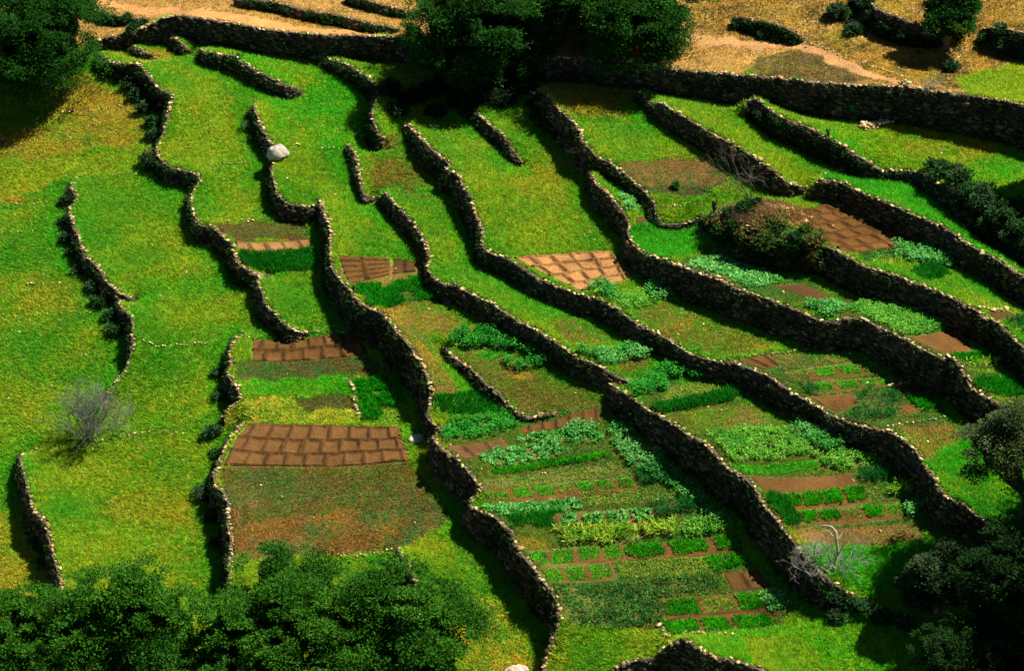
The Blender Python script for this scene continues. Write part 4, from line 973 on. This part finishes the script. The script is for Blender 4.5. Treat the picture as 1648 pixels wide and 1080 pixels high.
shrubs("%s scrubby bush from the left spilling down the front of the earth mound", "bushes on the mound front", [(1150,370,18),(1176,384,24),(1206,394,27),(1238,400,28),(1270,404,27),(1300,404,22),(1322,416,17),(1222,424,22),(1262,430,22),(1300,436,20),(1196,412,20),(1338,432,15)], cols=((.02,.085,.010),(.07,.12,.015),(.17,.13,.035),(.04,.10,.012)))
shrub("upper of two lone scrub mounds on the dry hillside", (1350,26), 15, "lone scrub mounds", seed=61)
shrub("lower of two lone scrub mounds on the dry hillside", (1376,52), 12, "lone scrub mounds", seed=62)
shrubs("%s scrub bush from the left on the bank at the top right corner", "scrub in the top right corner", [(1592,66,13),(1616,76,15),(1640,88,14),(1608,54,10)])
shrub("low dark bush near the shadow of the lone tree", (1530,112), 11, None, seed=63)
shrubs("%s grey green bush from the top on the wall bend above the bottom field", "grey bushes on the winding wall", [(808,876,9),(822,905,11),(838,936,10),(762,775,8)], **GREY)
shrubs("%s dark bush from the left under the bare white branches", "bushes under the bare branches", [(1312,950,15),(1338,962,18),(1362,980,18),(1392,985,15),(1345,1000,13),(1420,1000,14),(1455,1010,14)])
shrubs("%s pale bush from the left where the tall wall meets the shaded corner", "bushes by the shaded corner", [(1530,880,10),(1560,900,12),(1590,915,13)], cols=((.05,.09,.02),(.08,.11,.03)))
shrub("single rounded bush in the furrowed grass below the top trees", (1087,302), 6, None, cols=((.02,.14,.02),), seed=64)

def twigs(name, label, cat, uv, h_px, n0, seed, col, rad=.03, depth_=4, spread=.55, lean=(0, 0), group=None, up=1.0):
    r_ = np.random.default_rng(seed)
    base = at([uv])[0]; Ht = h_px*depth(base)*MPP/math.cos(PITCH)
    A = Acc()
    def grow(p, d, L, r, lev):
        n = 4; pts = [p]
        for i in range(n):
            d = d+r_.normal(0, .16, 3); d /= np.linalg.norm(d)
            pts.append(pts[-1]+d*L/n)
        V, F = tube(np.array(pts), np.linspace(r, r*.6, n+1), 5 if r > .03 else 3); A.add(V, F, jit(col, 1, .2)[0])
        if lev <= 0: return
        for i in range(r_.integers(2, 5)):
            k = r_.integers(2, n+1)
            nd = d+r_.normal(0, spread, 3)+np.array([0, 0, .12*up]); nd /= np.linalg.norm(nd)
            grow(pts[k], nd, L*r_.uniform(.55, .8), r*.6, lev-1)
    for i in range(n0):
        d = np.array([lean[0], lean[1], 1.0])+r_.normal(0, spread*.9, 3)*[1, 1, .3]; d /= np.linalg.norm(d)
        grow(np.array([0, 0, -.05])+r_.normal(0, .1 if n0 > 2 else .01, 3)*[1, 1, 0], d, Ht*r_.uniform(.38, .5), rad, depth_)
    o = A.build(name, M_bark, None); o.location = base
    tag(o, label, cat, group); return o

WH = (.36, .34, .29)
twigs("dead_bush", "big grey leafless bush standing alone in the left field", "dead bush", (142,708), 82, 30, 3, (.185,.20,.145), .034, 4, .31)
twigs("dead_bush", "grey dead bush at the end of the brown path", "dead bush", (1495,142), 26, 7, 4, (.30,.28,.27), .02, 3, .9)
twigs("dead_bush", "faint grey dry tuft at the end of the short rubble wall", "dead bush", (478,156), 18, 6, 5, (.28,.30,.24), .018, 3, .8)
b = at([(1340,922)])[0]; px_ = depth(b)*MPP
A = Acc()
def limb(pts, r0, r1):
    q = np.array([(u*px_, .15*k_, w*px_/math.cos(PITCH)) for k_, (u, w) in enumerate(pts)])
    V, F = tube(q, np.linspace(r0, r1, len(q)), 7); A.add(V, F, (.40, .33, .24))
limb([(0,-4),(4,14),(7,30),(4,44),(3,56),(-4,61),(-14,60),(-22,55)], .10, .04)
limb([(3,56),(10,60),(14,66)], .05, .02); limb([(-4,61),(-10,66),(-20,67)], .04, .015); limb([(6,28),(14,40),(18,52),(26,58)], .045, .015); limb([(2,8),(-8,20),(-10,34)], .05, .015)
o = A.build("dead_tree", M_bark, None, None, True); o.location = b
tag(o, "bare white branch standing up beside the tall straight wall", "dead tree")
twigs("dead_bush", "pale bare twigs lying over the end of the tall straight wall", "dead bush", (1312,925), 58, 10, 7, WH, .026, 4, .7, (-.4, 0))
twigs("dead_bush", "thin grey twigs rising right of the bare white branch", "dead bush", (1352,930), 72, 10, 8, (.26,.26,.23), .02, 3, .5, (.3, 0))
twigs("dead_tree", "thin dark leafless sapling on the brushy mound", "dead tree", (1206,318), 85, 3, 9, (.10,.085,.06), .045, 4, .5, (-.35, 0))
twigs("dead_tree", "white leafless branch poking out of the bottom row of trees", "dead tree", (322,1090), 95, 2, 10, (.55,.50,.42), .04, 3, .5)
twigs("dead_bush", "brown dry brushwood heaped on top of the earth mound", "dead bush", (1232,352), 26, 12, 12, (.30,.17,.08), .022, 4, .9)
twigs("dead_bush", "dark dry brushwood on the left side of the earth mound", "dead bush", (1192,362), 30, 9, 13, (.09,.06,.035), .022, 4, .9)

def stump(label, uv, h_px, r):
    base = at([uv])[0]; h = h_px*depth(base)*MPP/math.cos(PITCH)
    t = np.linspace(0, 1, 7)
    A = Acc()
    V, F = tube(np.stack([.08*np.sin(t*4), .05*t, -.1+t*h], 1), r*(1.25-.5*t+.12*np.sin(t*11)), 8); A.add(V, F, (.05, .04, .03))
    V, F = tube(np.array([[0, 0, h*.6], [.12, .03, h*.8], [.16, .05, h*1.05]]), np.array([.5, .4, .15])*r, 6); A.add(V, F, (.05, .04, .03))
    o = A.build("tree_stump", M_bark, None, None, True); o.location = base
    tag(o, label, "stump")
stump("black broken stump standing at the mound's left end", (1148,352), 28, .13)
stump("small black stump on top of the wall below the boundary wall", (1331,222), 12, .09)

shrubs("%s dark bush from the left in the deep shade under the widest top tree", "bushes in the deep shade", [(625,150,16),(640,185,15),(668,165,18),(700,150,18),(735,165,18),(775,160,19),(812,165,17),(845,150,16),(700,185,14),(755,182,14),(820,140,18)], cols=((.008,.03,.006),(.012,.04,.008)))  # leaf colours darker than other shrubs, painting in the tree's shade
shrubs("%s small dark bush from the left on top of the earth mound", "bushes on top of the mound", [(1160,352,10),(1180,347,11),(1200,338,11),(1216,330,9),(1252,372,9),(1285,388,10),(1240,360,7)])
# ------------------------------------------------------------------ lines of field stones and boulders
def row(label, pts, step=.20, r=(.04,.085), keep=.8):
    pts = np.asarray(pts, float); W = at(pts)
    out = []
    for a, b in zip(W[:-1], W[1:]):
        n = max(1, int(np.linalg.norm(b-a)/step)); out.append(a+(b-a)*(np.arange(n)/n)[:, None])
    C = np.concatenate(out); C = C[rng.random(len(C)) < keep]; n = len(C)
    C[:, :2] += rng.normal(0, .05, (n, 2)); R = rand(r[0], r[1], n); C[:, 2] = ground(C[:, 0], C[:, 1])+R*.55+.05
    base = W[0]
    V, F = stones(C-base, R, rand(0, 6.28, n))
    o = mesh_np("stone_row", V, [F], M_rock, None, np.repeat(stone_cols(n, True), 12, 0)); o.location = base
    tag(o, label, "stone row", "rows of pale stones between plots")
row("row of stones across the ochre field near the left tree", [(48,210),(62,190),(80,184),(150,178),(195,172),(240,158)])
row("short dotted stone row ending at the left edge", [(0,228),(18,222),(42,212)], keep=.6)
row("faint stone row across the far left field, upper one", [(0,331),(40,329),(84,328)], keep=.7)
row("faint stone row across the far left field, lower one", [(0,376),(35,374),(68,372)], keep=.7)
row("faint stone row below the dry patch in the far left field", [(30,459),(70,457),(112,455)], keep=.4)
row("dotted stone row at the left edge below the dry patch", [(0,508),(16,510),(60,507),(150,504)], keep=.45)
row("stone row curving below the dark bush at the left", [(122,288),(160,284),(210,282),(234,282),(262,288),(300,294)], keep=.5)
row("dotted stone row left of the white boulder", [(327,268),(360,265),(400,262),(420,261)], keep=.75)
row("dotted stone row right of the white boulder", [(472,233),(500,238),(530,240),(556,243)], keep=.75)
row("stone edge at the top of the pale soil basins", [(344,359),(380,356),(430,353),(500,350)], keep=.6)
row("stone row crossing the left field from the bowed wall", [(218,564),(250,560),(290,557),(330,554),(352,550)], keep=.95)
row("broken stone row above the large left field", [(205,632),(247,632),(280,631),(320,630)], keep=.4)
row("stone row above the lower left field under the dead bush", [(46,731),(67,723),(92,720),(129,714),(160,710),(190,705),(240,698),(300,700)], keep=.65)
row("stone edge of the two-row soil bed", [(396,545),(427,541),(470,539),(492,538),(560,535)], keep=.9)
row("stone edge left of the clover squares", [(560,613),(568,632),(573,655),(578,672)], keep=.7, r=(.06,.13))
row("sunlit stone edge of the rust brown field above the bottom trees", [(545,898),(572,898),(601,893),(623,889),(641,884)], keep=.95)
row("stone edging running to the corner at the bottom", [(1059,1010),(1072,1022),(1083,1034)], keep=.95, r=(.07,.14))
row("stone edging right of the corner at the bottom", [(1101,1022),(1125,1021),(1149,1023),(1189,1023)], keep=.75, r=(.06,.13))
row("stone edging below the small brown plot on the right", [(1426,624),(1452,620),(1478,618)], keep=.95, r=(.07,.13))
row("stone edging at the front of the right hand garden", [(1432,688),(1465,683),(1500,677),(1525,672)], keep=.8)
row("stone edging behind the small plots at the right", [(1200,575),(1250,570),(1300,564),(1326,560)], keep=.7)
row("stone edging below the green field at the far right", [(1571,502),(1600,501),(1628,498)], keep=.95, r=(.07,.14))
row("stone edging between the two fields under the top trees", [(665,206),(700,204),(735,202),(765,199)], keep=.7)
row("curved stone edging of the small ochre field below the top trees", [(874,146),(890,140),(905,136)], keep=.9)
row("stone line along the upper side of the brown path", [(1282,50),(1322,76),(1363,96),(1417,112),(1472,130)], keep=.85)
row("dotted stone row across the strip below the upper field", [(1066,334),(1100,331),(1140,329)], keep=.7)
row("stone edge above the white corner field at the left wall top", [(225,101),(255,97),(300,93),(325,92)], keep=.4)
row("stone line between fields in the upper right green strip", [(1060,147),(1110,160),(1135,165)], keep=.4)
row("stone edge of the brightest green strip at its upper side", [(1322,284),(1345,278),(1375,276),(1400,277)], keep=.9)

def rubble(label, pts, h):
    W = at(pts); t = np.linspace(0, 1, 40)[:, None]
    C0 = W[0]*(1-t)+W[1]*t
    C = np.repeat(C0, 7, 0); n = len(C)
    C[:, :2] += rng.normal(0, .13, (n, 2)); R = rand(.07, .16, n)
    C[:, 2] = ground(C[:, 0], C[:, 1])+rng.random(n)*h
    V, F = stones(C-W[0], R, rand(0, 6.28, n))
    o = mesh_np("rubble_wall", V, [F], M_rock, None, np.repeat(stone_cols(n, True), 12, 0)); o.location = W[0]
    tag(o, label, "stone wall", None, "thing")
rubble("short sunlit rubble wall leaning against the tallest boundary wall", [(1388,207),(1452,186)], .3)

def boulder(label, uv, r_px, flat=.7, col=(.62,.56,.48), seed=0):
    base = at([uv])[0]; R = r_px*depth(base)*MPP
    r_ = np.random.default_rng(seed)
    bm_v, bm_f = ICO.copy(), ICOF.copy()
    for _ in range(3):
        cache = {}; Vn = list(bm_v); Fn = []
        def mid(a, b):
            k = (min(a, b), max(a, b))
            if k not in cache:
                m = (Vn[a]+Vn[b]); m = m/np.linalg.norm(m); cache[k] = len(Vn); Vn.append(m)
            return cache[k]
        for a, b, c in bm_f:
            x, y, z = mid(a, b), mid(b, c), mid(c, a); Fn += [(a, x, z), (x, b, y), (z, y, c), (x, y, z)]
        bm_v, bm_f = np.array(Vn), np.array(Fn)
    nz = .6+.8*fbm(bm_v[:, 0]*1.3+bm_v[:, 2]+seed, bm_v[:, 1]*1.3-bm_v[:, 2]*.7, .8, 4, seed)
    V = bm_v*nz[:, None]*R*np.array([1.15, .9, flat]); V[:, 2] += R*flat*.45
    o = mesh_np("boulder", V, [bm_f], M_rock, None, jit(col, len(V), .06, .03)); o.location = base
    tag(o, label, "boulder")
boulder("big white boulder at the head of the square green field", (446,252), 15, .9, (.38,.345,.28), seed=1)
boulder("pale boulder at the bottom edge beside the wall end", (832,1086), 15, .7, (.5,.42,.32), seed=2)
boulder("small white rock at the foot of the wall near the brown soil grid", (1222,297), 5, .7, (.8,.78,.74), seed=3)
boulder("flat pale slab bridging the end of the central wall", (672,708), 13, .3, (.5,.46,.38), seed=4)

# rubble, dry tufts and clods littering the earth mound
n = 700
C = np.column_stack([mp[0]+rng.normal(0, 1.6, n), mp[1]+rng.normal(0, 1.1, n)]); k = samp(MOUND, C[:, 0], C[:, 1]) > .25; C = C[k]; n = len(C)
R = rand(.04, .14, n); C = np.column_stack([C, ground(C[:, 0], C[:, 1])+R*.3])
V, F = stones(C-mp, R, rand(0, 6.28, n))
o = mesh_np("rubble_heap", V, [F], M_rock, None, np.repeat(jit(np.array([(.42,.26,.10),(.55,.40,.2),(.2,.12,.05),(.3,.16,.06)])[rng.integers(0, 4, n)], n, .3), 12, 0)); o.location = mp
tag(o, "loose clods and stones littering the earth mound", "rubble heap", None, "stuff")
n = 2600
C = np.column_stack([mp[0]-.4+rng.normal(0, 1.5, n), mp[1]+rng.normal(0, 1.2, n)]); C = C[samp(MOUND, C[:, 0], C[:, 1]) > .12]; n = len(C)
Q = np.repeat(np.column_stack([C, ground(C[:, 0], C[:, 1])]), 6, 0); Q[:, :2] += rng.normal(0, .06, (6*n, 2))
V, F = blades(Q-mp, rand(0, 6.28, 6*n), rand(.3, 1.5, 6*n), rand(.1, .3, 6*n), rand(.03, .06, 6*n))
cc = np.array([(.50,.32,.10),(.36,.20,.06),(.14,.14,.03),(.07,.10,.02)])[rng.integers(0, 4, n)]
o = mesh_np("dry_grass", V, [F], M_grass, None, np.repeat(jit(np.repeat(cc, 6, 0), 6*n, .3), 3, 0)); o.location = mp
tag(o, "dry straw coloured tufts on the earth mound", "dry grass", None, "stuff")

# stray field stones lying about on the terraces
n = 420
C = np.column_stack([rand(-31, 32, n), rand(-24, 30, n)])
C = C[np.abs(wall_sd(C[:, 0], C[:, 1])) > .4]
n = len(C); R = rand(.03, .085, n); C = np.column_stack([C, ground(C[:, 0], C[:, 1])+.05])
V, F = stones(C, R, rand(0, 6.28, n))
o = mesh_np("stray_stones", V, [F], M_rock, None, np.repeat(stone_cols(n, True), 12, 0))
tag(o, "small stray stones scattered thinly over the fields", "stones", None, "stuff")
